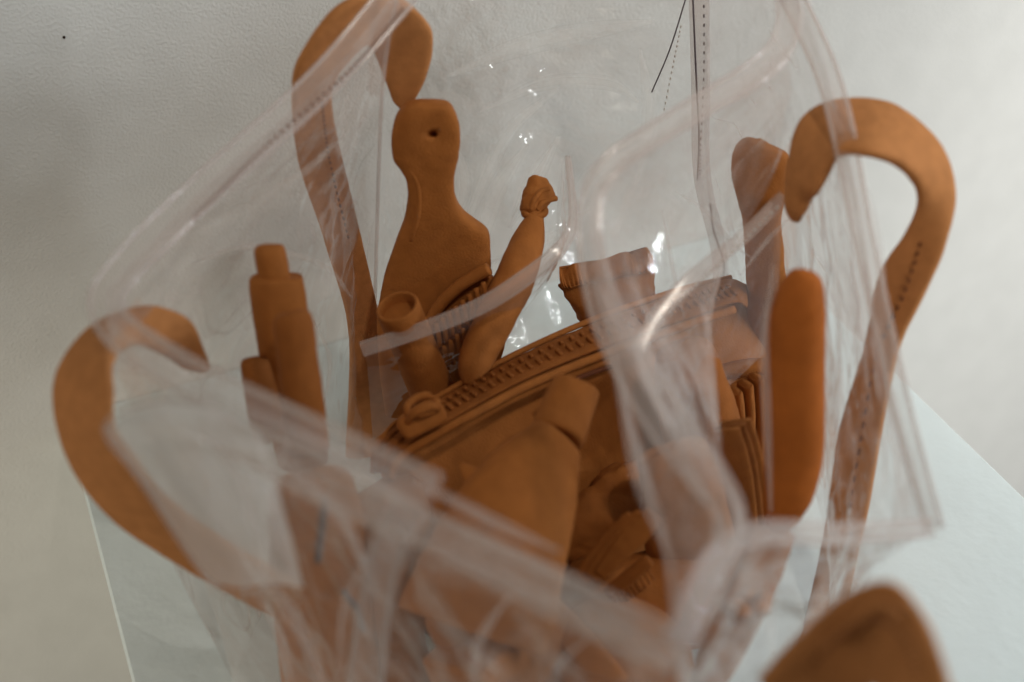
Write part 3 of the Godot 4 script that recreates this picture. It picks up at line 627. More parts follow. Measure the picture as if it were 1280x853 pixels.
	# creases in the vinyl, their pale strips also standing in for lamp streaks
	for c in [
		[[Vector3(0.0243, 1.0776, -0.1377), Vector3(-0.0003, 0.0002, -0.0003), Vector3(-0.0001, 0.0001, 0.0002)], [Vector3(0.0419, 1.0948, -0.1451), Vector3(-0.0012, 0.0008, -0.001), Vector3(-0.0001, 0.0003, 0.0004)], [Vector3(0.0559, 1.1087, -0.1512), Vector3(-0.0003, 0.0002, -0.0003), Vector3(-0.0001, 0.0001, 0.0002)]], [[Vector3(0.0162, 1.1008, -0.0522), Vector3(-0.0002, 0, -0.0001), Vector3(-0.0001, 0.0001, 0.0001)], [Vector3(0.0249, 1.1233, -0.0672), Vector3(-0.0007, 0.0001, -0.0004), Vector3(-0.0002, 0.0003, 0.0004)], [Vector3(0.0323, 1.1409, -0.0788), Vector3(-0.0002, 0, -0.0001), Vector3(-0.0001, 0.0001, 0.0001)]],
		[[Vector3(-0.172, 1.1547, -0.0795), Vector3(-0.0001, 0.0004, -0.0002), Vector3(-0.0001, 0.0001, 0.0002)], [Vector3(-0.134, 1.1648, -0.0734), Vector3(-0.0004, 0.0015, -0.001), Vector3(-0.0001, 0.0002, 0.0004)], [Vector3(-0.1024, 1.1766, -0.0712), Vector3(-0.0007, 0.0014, -0.001), Vector3(-0.0001, 0.0002, 0.0004)], [Vector3(-0.0766, 1.1917, -0.0738), Vector3(-0.0002, 0.0003, -0.0002), Vector3(0, 0.0001, 0.0002)]], [[Vector3(-0.1592, 1.1315, -0.0893), Vector3(0, 0.0003, -0.0002), Vector3(-0.0001, 0.0001, 0.0002)], [Vector3(-0.1322, 1.1369, -0.0836), Vector3(0.0004, 0.0013, -0.0008), Vector3(-0.0001, 0.0003, 0.0004)], [Vector3(-0.1027, 1.1287, -0.0658), Vector3(0.001, 0.001, -0.0005), Vector3(-0.0001, 0.0003, 0.0004)], [Vector3(-0.0929, 1.1152, -0.0512), Vector3(0.0003, 0.0002, -0.0001), Vector3(0, 0.0001, 0.0001)]], [[Vector3(-0.1829, 1.1623, -0.0495), Vector3(-0.0002, 0.0003, -0.0002), Vector3(0, 0.0001, 0.0002)], [Vector3(-0.1339, 1.1925, -0.0556), Vector3(-0.0009, 0.0013, -0.0009), Vector3(-0.0001, 0.0002, 0.0004)], [Vector3(-0.0875, 1.2205, -0.0611), Vector3(-0.0002, 0.0003, -0.0002), Vector3(0, 0.0001, 0.0002)]],
		[[Vector3(-0.1049, 1.0781, -0.0926), Vector3(0.0003, 0.0001, 0), Vector3(0, 0.0001, 0.0002)], [Vector3(-0.1028, 1.0614, -0.0783), Vector3(0.0012, -0.0001, 0.0003), Vector3(-0.0001, 0.0003, 0.0004)], [Vector3(-0.113, 1.0404, -0.0649), Vector3(0.0003, -0.0001, 0.0001), Vector3(0, 0.0001, 0.0002)]], [[Vector3(-0.1501, 1.1726, -0.0791), Vector3(0, 0.0002, -0.0001), Vector3(-0.0001, 0.0001, 0.0002)], [Vector3(-0.1211, 1.177, -0.0719), Vector3(-0.0003, 0.0009, -0.0006), Vector3(-0.0001, 0.0002, 0.0004)], [Vector3(-0.0912, 1.1947, -0.0751), Vector3(-0.0001, 0.0002, -0.0001), Vector3(0, 0.0001, 0.0002)]],
		[[Vector3(0.1044, 1.1682, 0.0604), Vector3(0.0002, 0.0001, 0.0001), Vector3(-0.0001, 0.0001, 0.0001)], [Vector3(0.0978, 1.132, 0.0875), Vector3(0.0009, 0.0002, 0.0005), Vector3(-0.0002, 0.0003, 0.0003)], [Vector3(0.0914, 1.0985, 0.1124), Vector3(0.0002, 0.0001, 0.0001), Vector3(-0.0001, 0.0001, 0.0001)]], [[Vector3(0.1094, 1.1634, 0.0394), Vector3(0.0003, 0.0001, 0.0002), Vector3(-0.0001, 0.0001, 0.0001)], [Vector3(0.1016, 1.126, 0.067), Vector3(0.0012, 0.0002, 0.0008), Vector3(-0.0002, 0.0003, 0.0003)], [Vector3(0.0865, 1.086, 0.0938), Vector3(0.0012, 0.0001, 0.0008), Vector3(-0.0002, 0.0003, 0.0003)], [Vector3(0.0766, 1.0517, 0.1182), Vector3(0.0003, 0, 0.0002), Vector3(-0.0001, 0.0001, 0.0001)]], [[Vector3(0.0802, 1.1127, 0.0831), Vector3(0.0002, 0, 0.0001), Vector3(-0.0001, 0.0001, 0.0001)], [Vector3(0.0737, 1.0816, 0.1061), Vector3(0.0009, 0.0002, 0.0005), Vector3(-0.0002, 0.0003, 0.0003)], [Vector3(0.0665, 1.0562, 0.1241), Vector3(0.0002, 0, 0.0001), Vector3(-0.0001, 0.0001, 0.0001)]],
		[[Vector3(0.0895, 1.1498, 0.1102), Vector3(0.0004, 0.0001, 0.0002), Vector3(-0.0001, 0.0001, 0.0001)], [Vector3(0.0835, 1.118, 0.1339), Vector3(0.0014, 0.0003, 0.0008), Vector3(-0.0003, 0.0003, 0.0003)], [Vector3(0.0778, 1.0834, 0.1599), Vector3(0.0004, 0.0001, 0.0002), Vector3(-0.0001, 0.0001, 0.0001)]], [[Vector3(0.111, 1.1828, 0.0644), Vector3(0.0002, 0.0001, 0.0001), Vector3(-0.0001, 0.0001, 0.0001)], [Vector3(0.1098, 1.1649, 0.0786), Vector3(0.0009, 0.0002, 0.0005), Vector3(-0.0003, 0.0003, 0.0003)], [Vector3(0.105, 1.143, 0.0947), Vector3(0.0002, 0, 0.0001), Vector3(-0.0001, 0.0001, 0.0001)]], [[Vector3(0.0603, 1.1645, 0.0737), Vector3(0.0003, 0, 0.0002), Vector3(-0.0001, 0.0001, 0.0001)], [Vector3(0.0487, 1.1406, 0.0889), Vector3(0.0014, 0, 0.0009), Vector3(-0.0002, 0.0003, 0.0003)], [Vector3(0.0407, 1.1137, 0.1078), Vector3(0.0015, 0.0002, 0.0008), Vector3(-0.0002, 0.0003, 0.0003)], [Vector3(0.0314, 1.0815, 0.1306), Vector3(0.0004, 0, 0.0002), Vector3(-0.0001, 0.0001, 0.0001)]], [[Vector3(0.1029, 1.1599, 0.0667), Vector3(0.0004, 0.0001, 0.0003), Vector3(-0.0001, 0.0001, 0.0001)], [Vector3(0.0971, 1.1348, 0.0849), Vector3(0.0018, 0.0003, 0.0011), Vector3(-0.0002, 0.0003, 0.0003)], [Vector3(0.0903, 1.1126, 0.1005), Vector3(0.0004, 0.0001, 0.0003), Vector3(-0.0001, 0.0001, 0.0001)]],
		[[Vector3(0.0801, 1.1271, -0.0495), Vector3(0.0002, 0.0002, 0), Vector3(-0.0001, 0.0001, 0.0002)], [Vector3(0.0908, 1.1193, -0.0392), Vector3(0.0009, 0.0008, 0), Vector3(-0.0002, 0.0003, 0.0004)], [Vector3(0.0994, 1.1055, -0.0247), Vector3(0.001, 0.0007, 0), Vector3(-0.0002, 0.0003, 0.0004)], [Vector3(0.106, 1.099, -0.0169), Vector3(0.0002, 0.0002, 0), Vector3(-0.0001, 0.0001, 0.0002)]], [[Vector3(0.0633, 1.1311, -0.0322), Vector3(0.0003, 0, 0.0001), Vector3(-0.0001, 0.0001, 0.0001)], [Vector3(0.0602, 1.1064, -0.0133), Vector3(0.0011, 0.0002, 0.0004), Vector3(-0.0002, 0.0003, 0.0004)], [Vector3(0.059, 1.0874, 0.0017), Vector3(0.0003, 0.0001, 0.0001), Vector3(-0.0001, 0.0001, 0.0001)]], [[Vector3(0.1068, 1.142, 0.0155), Vector3(0.0001, -0.0002, 0.0002), Vector3(-0.0001, 0.0001, 0.0001)], [Vector3(0.0933, 1.1336, 0.0173), Vector3(0.0006, -0.0006, 0.0008), Vector3(-0.0002, 0.0003, 0.0003)], [Vector3(0.0766, 1.1207, 0.0215), Vector3(0.0002, -0.0001, 0.0002), Vector3(-0.0001, 0.0001, 0.0001)]]]:
		obj("crease_streak", loft(c, 40, 12, 2.0), M.crease_streak, b)
	for c in [
		[[Vector3(-0.0281, 1.1857, 0.1174), Vector3(0.0004, 0.0001, 0.0001), Vector3(-0.0001, 0.0001, 0.0001)], [Vector3(-0.025, 1.1615, 0.1383), Vector3(0.0017, 0.0006, 0.0003), Vector3(-0.0002, 0.0003, 0.0004)], [Vector3(-0.0183, 1.1366, 0.1611), Vector3(0.0004, 0.0002, 0.0001), Vector3(-0.0001, 0.0001, 0.0001)]], [[Vector3(-0.0472, 1.193, 0.1445), Vector3(0.0005, 0.0001, 0.0002), Vector3(-0.0001, 0.0001, 0.0001)], [Vector3(-0.0497, 1.1636, 0.1675), Vector3(0.0019, 0.0004, 0.0005), Vector3(-0.0002, 0.0003, 0.0004)], [Vector3(-0.0478, 1.1426, 0.1854), Vector3(0.0005, 0.0001, 0.0001), Vector3(-0.0001, 0.0001, 0.0001)]], [[Vector3(-0.0333, 1.1701, 0.2087), Vector3(0.0001, -0.0001, 0.0001), Vector3(-0.0001, 0.0001, 0.0001)], [Vector3(-0.046, 1.1569, 0.2148), Vector3(0.0006, -0.0002, 0.0005), Vector3(-0.0002, 0.0003, 0.0003)], [Vector3(-0.0554, 1.1413, 0.2239), Vector3(0.0002, 0, 0.0001), Vector3(-0.0001, 0.0001, 0.0001)]], [[Vector3(-0.0074, 1.1442, 0.1992), Vector3(0.0002, 0, 0.0001), Vector3(-0.0001, 0.0001, 0.0001)], [Vector3(-0.0159, 1.1324, 0.2057), Vector3(0.0007, -0.0001, 0.0005), Vector3(-0.0002, 0.0003, 0.0003)], [Vector3(-0.0227, 1.1168, 0.2158), Vector3(0.0002, 0, 0.0001), Vector3(-0.0001, 0.0001, 0.0001)]],
		[[Vector3(-0.1657, 1.1588, 0.0875), Vector3(0.0005, 0.0003, -0.0002), Vector3(0, 0.0001, 0.0001)], [Vector3(-0.1473, 1.1386, 0.1109), Vector3(0.0022, 0.0008, -0.0004), Vector3(-0.0001, 0.0003, 0.0004)], [Vector3(-0.1416, 1.1143, 0.1329), Vector3(0.0006, 0.0001, 0), Vector3(0, 0.0001, 0.0002)]], [[Vector3(-0.1833, 1.1045, 0.0849), Vector3(0.0006, 0.0002, -0.0002), Vector3(0, 0.0001, 0.0001)], [Vector3(-0.1709, 1.0886, 0.1025), Vector3(0.0024, 0.0007, -0.0004), Vector3(0, 0.0003, 0.0004)], [Vector3(-0.1659, 1.0647, 0.1239), Vector3(0.0006, 0.0001, 0), Vector3(0, 0.0001, 0.0002)]], [[Vector3(-0.1569, 1.1684, 0.0964), Vector3(0.0004, -0.0002, 0.0002), Vector3(0, 0.0001, 0.0002)], [Vector3(-0.1687, 1.1513, 0.1059), Vector3(0.0018, -0.0005, 0.0007), Vector3(-0.0001, 0.0003, 0.0004)], [Vector3(-0.1787, 1.1282, 0.121), Vector3(0.0005, -0.0001, 0.0002), Vector3(0, 0.0001, 0.0002)]], [[Vector3(-0.1243, 1.174, 0.1445), Vector3(0.0004, 0.0003, -0.0002), Vector3(0, 0.0001, 0.0001)], [Vector3(-0.1051, 1.1619, 0.1615), Vector3(0.0015, 0.0014, -0.0009), Vector3(-0.0001, 0.0003, 0.0004)], [Vector3(-0.0852, 1.152, 0.1771), Vector3(0.0004, 0.0003, -0.0002), Vector3(0, 0.0001, 0.0001)]],
		[[Vector3(-0.1555, 1.1811, 0.1269), Vector3(0.0003, 0.0003, -0.0002), Vector3(0, 0.0001, 0.0001)], [Vector3(-0.1374, 1.1735, 0.1399), Vector3(0.0011, 0.001, -0.0007), Vector3(-0.0001, 0.0003, 0.0003)], [Vector3(-0.1229, 1.1628, 0.1541), Vector3(0.0003, 0.0002, -0.0001), Vector3(0, 0.0001, 0.0001)]], [[Vector3(-0.0971, 1.1194, 0.1588), Vector3(0.0003, -0.0002, 0.0003), Vector3(-0.0001, 0.0001, 0.0001)], [Vector3(-0.1126, 1.106, 0.1639), Vector3(0.0013, -0.0005, 0.0011), Vector3(-0.0002, 0.0003, 0.0004)], [Vector3(-0.12, 1.0922, 0.1724), Vector3(0.0004, -0.0001, 0.0002), Vector3(-0.0001, 0.0001, 0.0001)]], [[Vector3(-0.1873, 1.1776, 0.091), Vector3(0.0006, 0.0002, -0.0001), Vector3(0, 0.0001, 0.0001)], [Vector3(-0.1787, 1.1633, 0.1059), Vector3(0.0025, 0.0005, -0.0002), Vector3(0, 0.0003, 0.0004)], [Vector3(-0.1784, 1.1401, 0.1249), Vector3(0.0006, 0, 0), Vector3(0, 0.0001, 0.0002)]], [[Vector3(-0.1723, 1.1912, 0.0989), Vector3(0.0001, 0.0001, -0.0001), Vector3(0, 0.0001, 0.0001)], [Vector3(-0.1455, 1.177, 0.1206), Vector3(0.0006, 0.0005, -0.0003), Vector3(-0.0001, 0.0003, 0.0003)], [Vector3(-0.1233, 1.1645, 0.1391), Vector3(0.0001, 0.0001, -0.0001), Vector3(0, 0.0001, 0.0001)]], [[Vector3(-0.1177, 1.1743, 0.1736), Vector3(0.0001, 0.0001, -0.0001), Vector3(0, 0.0001, 0.0001)], [Vector3(-0.0946, 1.1621, 0.1923), Vector3(0.0005, 0.0005, -0.0003), Vector3(-0.0001, 0.0003, 0.0003)], [Vector3(-0.0718, 1.1485, 0.2118), Vector3(0.0001, 0.0001, -0.0001), Vector3(0, 0.0001, 0.0001)]], [[Vector3(-0.1227, 1.161, 0.1691), Vector3(0.0002, 0.0002, -0.0001), Vector3(0, 0.0001, 0.0001)], [Vector3(-0.0968, 1.1477, 0.1896), Vector3(0.0007, 0.0006, -0.0005), Vector3(-0.0001, 0.0004, 0.0003)], [Vector3(-0.0734, 1.1346, 0.2092), Vector3(0.0002, 0.0002, -0.0001), Vector3(0, 0.0001, 0.0001)]],
		[[Vector3(-0.197, 1.1538, 0.0664), Vector3(0.0002, 0.0001, 0), Vector3(0, 0.0001, 0.0001)], [Vector3(-0.188, 1.1338, 0.0861), Vector3(0.0009, 0.0002, -0.0001), Vector3(0, 0.0003, 0.0004)], [Vector3(-0.1789, 1.11, 0.1089), Vector3(0.0002, 0.0001, 0), Vector3(0, 0.0001, 0.0001)]], [[Vector3(-0.1815, 1.1016, 0.1014), Vector3(0.0003, 0.0001, 0), Vector3(0, 0.0001, 0.0001)], [Vector3(-0.1779, 1.0864, 0.1151), Vector3(0.0012, 0.0001, 0), Vector3(0, 0.0003, 0.0004)], [Vector3(-0.1785, 1.0715, 0.127), Vector3(0.0003, 0, 0), Vector3(0, 0.0001, 0.0002)]], [[Vector3(-0.1418, 1.1335, 0.1306), Vector3(0.0002, -0.0001, 0.0002), Vector3(-0.0001, 0.0001, 0.0002)], [Vector3(-0.1554, 1.1176, 0.1384), Vector3(0.001, -0.0003, 0.0005), Vector3(-0.0001, 0.0003, 0.0004)], [Vector3(-0.1637, 1.0968, 0.1523), Vector3(0.0003, 0, 0.0001), Vector3(0, 0.0001, 0.0002)]], [[Vector3(-0.0783, 1.1219, 0.1908), Vector3(0.0001, -0.0001, 0.0002), Vector3(-0.0001, 0.0001, 0.0001)], [Vector3(-0.093, 1.1135, 0.1921), Vector3(0.0006, -0.0004, 0.0008), Vector3(-0.0002, 0.0003, 0.0003)], [Vector3(-0.0986, 1.1047, 0.1972), Vector3(0.0002, -0.0001, 0.0002), Vector3(-0.0001, 0.0001, 0.0001)]], [[Vector3(-0.057, 1.1771, 0.221), Vector3(0, 0.0002, -0.0003), Vector3(-0.0001, 0.0001, 0.0001)], [Vector3(-0.0408, 1.1828, 0.2224), Vector3(0.0001, 0.0008, -0.0009), Vector3(-0.0001, 0.0004, 0.0003)], [Vector3(-0.0242, 1.1828, 0.2287), Vector3(0.0001, 0.0002, -0.0002), Vector3(0, 0.0001, 0.0001)]]]:
		obj("crease_streak", loft(c, 40, 12, 2.0), M.fold, b)
	obj("seam_thread", tube([Vector3(-0.1446, 1.1156, 0.0769), Vector3(-0.1484, 1.1024, 0.0795), Vector3(-0.153, 1.0881, 0.0827)], 0.0016, 20), M.dark_thread, b)
	obj("seam_thread", tube([Vector3(-0.1443, 1.0635, 0.0792), Vector3(-0.1409, 1.0568, 0.0859), Vector3(-0.1406, 1.0492, 0.0923)], 0.0014, 20), M.dark_thread, b)
	# seams and threads
	obj("seam", tube([Vector3(-0.0424, 1.2433, -0.0936), Vector3(-0.0495, 1.1881, -0.1118), Vector3(-0.0605, 1.0799, -0.1244), Vector3(-0.0767, 0.9518, -0.1268)], 0.0011, 60), M.hem_clear, b)
	stitches("stitching", [Vector3(-0.0657, 1.021, -0.1254), Vector3(-0.0709, 0.9869, -0.1265), Vector3(-0.077, 0.9531, -0.1254)], 26, 0.5, 0.0004, M.pale_thread, b)
	obj("seam", loft([[Vector3(0.1288, 1.1994, -0.1198), Vector3(0.0048, 0.0003, 0.0026), Vector3(-0.0004, 0, 0.0007)], [Vector3(0.1303, 1.1472, -0.117), Vector3(0.0046, 0.0003, 0.0025), Vector3(-0.0004, 0.0001, 0.0007)], [Vector3(0.1293, 1.0912, -0.1093), Vector3(0.0044, 0.0006, 0.0021), Vector3(-0.0003, -0.0001, 0.0007)], [Vector3(0.1484, 1.0306, -0.1199), Vector3(0.0043, 0.0008, 0.002), Vector3(-0.0003, -0.0002, 0.0007)], [Vector3(0.1674, 0.9572, -0.1403), Vector3(0.0041, 0.0005, 0.0021), Vector3(-0.0003, -0.0003, 0.0007)]], 60, 12, 4.0), M.hem_clear, b)
	obj("seam_thread", tube([Vector3(0.1242, 1.1967, -0.1234), Vector3(0.1145, 1.1671, -0.1231), Vector3(0.1095, 1.1371, -0.134)], 0.0004, 30), M.dark_thread, b)
	obj("seam_thread", tube([Vector3(0.1242, 1.1987, -0.1182), Vector3(0.1285, 1.1425, -0.1178), Vector3(0.1293, 1.1142, -0.1146), Vector3(0.1306, 1.0843, -0.1167)], 0.0005, 30), M.dark_thread, b)
	obj("seam_thread", tube([Vector3(0.1423, 1.0624, -0.1213), Vector3(0.1487, 1.0383, -0.1261), Vector3(0.1597, 1.0086, -0.1313), Vector3(0.1646, 0.9824, -0.1417)], 0.0005, 30), M.dark_thread, b)
	stitches("stitching", [Vector3(0.1306, 1.1976, -0.1177), Vector3(0.1322, 1.1515, -0.1171), Vector3(0.1333, 1.1056, -0.1195), Vector3(0.134, 1.0817, -0.1199)], 26, 0.35, 0.0004, M.dark_thread, b)
	stitches("stitching", [Vector3(0.1189, 1.1814, -0.1196), Vector3(0.1181, 1.1557, -0.1258), Vector3(0.1148, 1.1256, -0.1294)], 16, 0.5, 0.0004, M.pale_thread, b)
	stitches("stitching", [Vector3(-0.0438, 1.2407, -0.0813), Vector3(-0.0745, 1.2239, -0.0684), Vector3(-0.1234, 1.2083, -0.0445), Vector3(-0.1621, 1.1958, -0.0219)], 46, 0.5, 0.0008, M.pink_thread, b)
	# handles
	var h1 := obj("handle", loft([[Vector3(-0.0752, 0.9479, -0.1231), Vector3(0.0174, -0.0042, 0.0032), Vector3(0.0005, 0.0002, -0.0027)], [Vector3(-0.0731, 1.0404, -0.1171), Vector3(0.0094, -0.0034, -0.0004), Vector3(-0.0001, 0.0001, -0.0028)], [Vector3(-0.0782, 1.1046, -0.1176), Vector3(0.01, -0.0032, -0.0004), Vector3(-0.0001, 0.0001, -0.0028)], [Vector3(-0.0846, 1.1557, -0.1146), Vector3(0.0112, -0.003, -0.0001), Vector3(0, 0.0002, -0.0028)], [Vector3(-0.0854, 1.1911, -0.1102), Vector3(0.0096, -0.0028, -0.0009), Vector3(-0.0001, 0.0005, -0.0027)], [Vector3(-0.0815, 1.2102, -0.1042), Vector3(0.0088, -0.0083, -0.0034), Vector3(-0.0003, 0.0007, -0.0027)], [Vector3(-0.064, 1.227, -0.1032), Vector3(0.0042, -0.0128, -0.0027), Vector3(-0.0005, 0.0004, -0.0027)], [Vector3(-0.0475, 1.2236, -0.1091), Vector3(-0.0055, -0.0134, -0.0046), Vector3(-0.0002, 0.001, -0.0026)], [Vector3(-0.0376, 1.2108, -0.1116), Vector3(-0.0116, -0.0094, -0.0068), Vector3(0.0009, 0.0007, -0.0025)], [Vector3(-0.0357, 1.1991, -0.1115), Vector3(-0.0115, -0.0063, -0.0059), Vector3(0.0013, 0, -0.0025)], [Vector3(-0.0366, 1.1882, -0.111), Vector3(-0.0082, -0.0041, -0.0051), Vector3(0.0016, -0.0002, -0.0023)], [Vector3(-0.0382, 1.1805, -0.1114), Vector3(-0.0054, -0.002, -0.0038), Vector3(0.0016, -0.0001, -0.0023)], [Vector3(-0.0386, 1.1767, -0.1118), Vector3(-0.0025, -0.0011, -0.0027), Vector3(0.002, 0.0003, -0.002)], [Vector3(-0.0385, 1.1752, -0.1126), Vector3(-0.0011, -0.0008, -0.0018), Vector3(0.002, 0.001, -0.0017)]], 110, 28, 4.0, 0.0006), M.leather, b)
	stitches("stitching", [Vector3(-0.0767, 1.1083, -0.1106), Vector3(-0.0813, 1.1579, -0.1085), Vector3(-0.0825, 1.1941, -0.1022)], 26, 0.55, 0.0005, M.thread, h1)
	obj("handle", loft([[Vector3(-0.1735, 1.1183, -0.0269), Vector3(-0.0051, -0.0003, -0.0051), Vector3(-0.0019, -0.0008, 0.0019)], [Vector3(-0.1802, 1.1384, -0.0256), Vector3(-0.0089, -0.0035, 0.0028), Vector3(0.0009, 0, 0.0027)], [Vector3(-0.1938, 1.1526, -0.0201), Vector3(-0.0048, -0.003, 0.0087), Vector3(0.0018, 0.0015, 0.0015)], [Vector3(-0.2101, 1.1567, -0.0081), Vector3(0.0016, 0, 0.0141), Vector3(-0.0003, 0.0028, 0)], [Vector3(-0.2208, 1.1489, 0.003), Vector3(0.0088, 0.0029, 0.0164), Vector3(-0.0018, 0.002, 0.0006)], [Vector3(-0.2255, 1.1365, 0.0127), Vector3(0.0102, 0.0059, 0.0158), Vector3(-0.0024, 0.001, 0.0012)], [Vector3(-0.223, 1.1194, 0.0228), Vector3(0.0117, 0.0111, 0.0142), Vector3(-0.0022, 0.0001, 0.0017)], [Vector3(-0.2134, 1.0964, 0.0311), Vector3(0.0101, 0.0119, 0.0095), Vector3(-0.0017, -0.0003, 0.0022)], [Vector3(-0.1961, 1.0729, 0.0386), Vector3(0.0067, 0.0127, 0.0056), Vector3(-0.0012, -0.0004, 0.0025)], [Vector3(-0.1777, 1.047, 0.0398), Vector3(0.0052, 0.0139, 0.0041), Vector3(-0.0006, -0.0006, 0.0027)], [Vector3(-0.1475, 1.0009, 0.035), Vector3(0.0032, 0.015, 0.0024), Vector3(-0.0002, -0.0004, 0.0028)]], 100, 28, 4.0, 0.0006), M.leather, b)
	var h3 := obj("handle", loft([[Vector3(0.0641, 0.9544, 0.1242), Vector3(-0.0077, -0.0004, -0.0039), Vector3(0, 0.0032, -0.0003)], [Vector3(0.0947, 0.9521, 0.0939), Vector3(-0.0084, -0.0007, -0.0046), Vector3(-0.0011, 0.0025, 0.0017)], [Vector3(0.1101, 1.0052, 0.0813), Vector3(-0.0068, -0.0031, -0.0067), Vector3(-0.0024, 0.0009, 0.002)], [Vector3(0.1155, 1.0514, 0.0759), Vector3(-0.0055, -0.0046, -0.0084), Vector3(-0.0028, 0.0005, 0.0016)], [Vector3(0.1217, 1.0971, 0.0746), Vector3(-0.0033, -0.0043, -0.0078), Vector3(-0.003, 0.0007, 0.0009)], [Vector3(0.1314, 1.1275, 0.0702), Vector3(-0.0045, 0.0018, -0.0099), Vector3(-0.0026, 0.0011, 0.0014)], [Vector3(0.1415, 1.1502, 0.0696), Vector3(-0.0057, 0.0018, -0.007), Vector3(-0.0022, 0.0011, 0.0021)], [Vector3(0.147, 1.1664, 0.0665), Vector3(-0.0082, 0.0016, -0.0024), Vector3(-0.0007, 0.001, 0.003)], [Vector3(0.1464, 1.179, 0.0607), Vector3(-0.0112, 0.0001, 0.0025), Vector3(0.0006, 0.0018, 0.0026)], [Vector3(0.1411, 1.1885, 0.0523), Vector3(-0.0135, -0.0006, 0.0075), Vector3(0.0008, 0.0027, 0.0016)], [Vector3(0.1301, 1.1952, 0.0414), Vector3(-0.0143, -0.0022, 0.0139), Vector3(0.0001, 0.0031, 0.0006)], [Vector3(0.1166, 1.1939, 0.0306), Vector3(-0.0087, -0.0035, 0.0157), Vector3(-0.0012, 0.0029, 0)], [Vector3(0.1079, 1.1856, 0.0274), Vector3(-0.0028, -0.0044, 0.016), Vector3(-0.0026, 0.0018, 0)], [Vector3(0.102, 1.1725, 0.0291), Vector3(-0.0003, -0.0018, 0.0121), Vector3(-0.003, 0.0011, 0.0001)], [Vector3(0.0999, 1.1628, 0.0296), Vector3(0.0022, 0.001, 0.0068), Vector3(-0.003, 0.0005, 0.0009)], [Vector3(0.0993, 1.156, 0.0302), Vector3(0.002, 0.0011, 0.0045), Vector3(-0.0029, -0.0003, 0.0013)], [Vector3(0.1006, 1.1509, 0.0288), Vector3(0.0016, 0.0001, 0.0018), Vector3(-0.0022, -0.0011, 0.002)]], 130, 28, 4.0, 0.0006), M.leather, b)
	stitches("stitching", [Vector3(0.1086, 1.0087, 0.0846), Vector3(0.1131, 1.0557, 0.0802), Vector3(0.1195, 1.0987, 0.0758), Vector3(0.1282, 1.1293, 0.077), Vector3(0.1386, 1.1517, 0.0707)], 24, 0.5, 0.0006, M.thread, h3)
	var h4 := obj("handle", loft([[Vector3(-0.0308, 1.113, 0.2395), Vector3(0.0082, -0.013, 0.0036), Vector3(0.0014, 0.0001, -0.0027)], [Vector3(-0.0232, 1.1295, 0.2443), Vector3(0.0056, -0.0173, 0.0041), Vector3(0.0016, -0.0001, -0.0025)], [Vector3(-0.0145, 1.1456, 0.2492), Vector3(0.0023, -0.0203, 0.004), Vector3(0.0021, -0.0002, -0.0021)], [Vector3(-0.0086, 1.1552, 0.2571), Vector3(-0.001, -0.021, 0.0033), Vector3(0.0028, -0.0003, -0.0011)], [Vector3(-0.007, 1.1519, 0.2671), Vector3(-0.0034, -0.0199, 0.0015), Vector3(0.003, -0.0005, -0.0001)], [Vector3(-0.0092, 1.1472, 0.2768), Vector3(-0.005, -0.0192, 0.0003), Vector3(0.0029, -0.0008, -0.0002)], [Vector3(-0.0101, 1.1358, 0.2858), Vector3(-0.0062, -0.0179, -0.0012), Vector3(0.0027, -0.0009, -0.0008)]], 70, 28, 4.0, 0.0006), M.leather, b)
	stitches("stitching", [Vector3(-0.034, 1.1485, 0.2543), Vector3(-0.0244, 1.1614, 0.2555), Vector3(-0.0167, 1.1733, 0.2634), Vector3(-0.0145, 1.1736, 0.2734), Vector3(-0.0162, 1.168, 0.2841)], 22, 0.55, 0.0006, M.thread, h4)
	obj("edge_fold", tube([Vector3(-0.0263, 1.1512, 0.251), Vector3(-0.0192, 1.1601, 0.2531), Vector3(-0.0128, 1.1722, 0.2578), Vector3(-0.0097, 1.1728, 0.2638)], 0.0016, 30, 8), M.leather, h4)


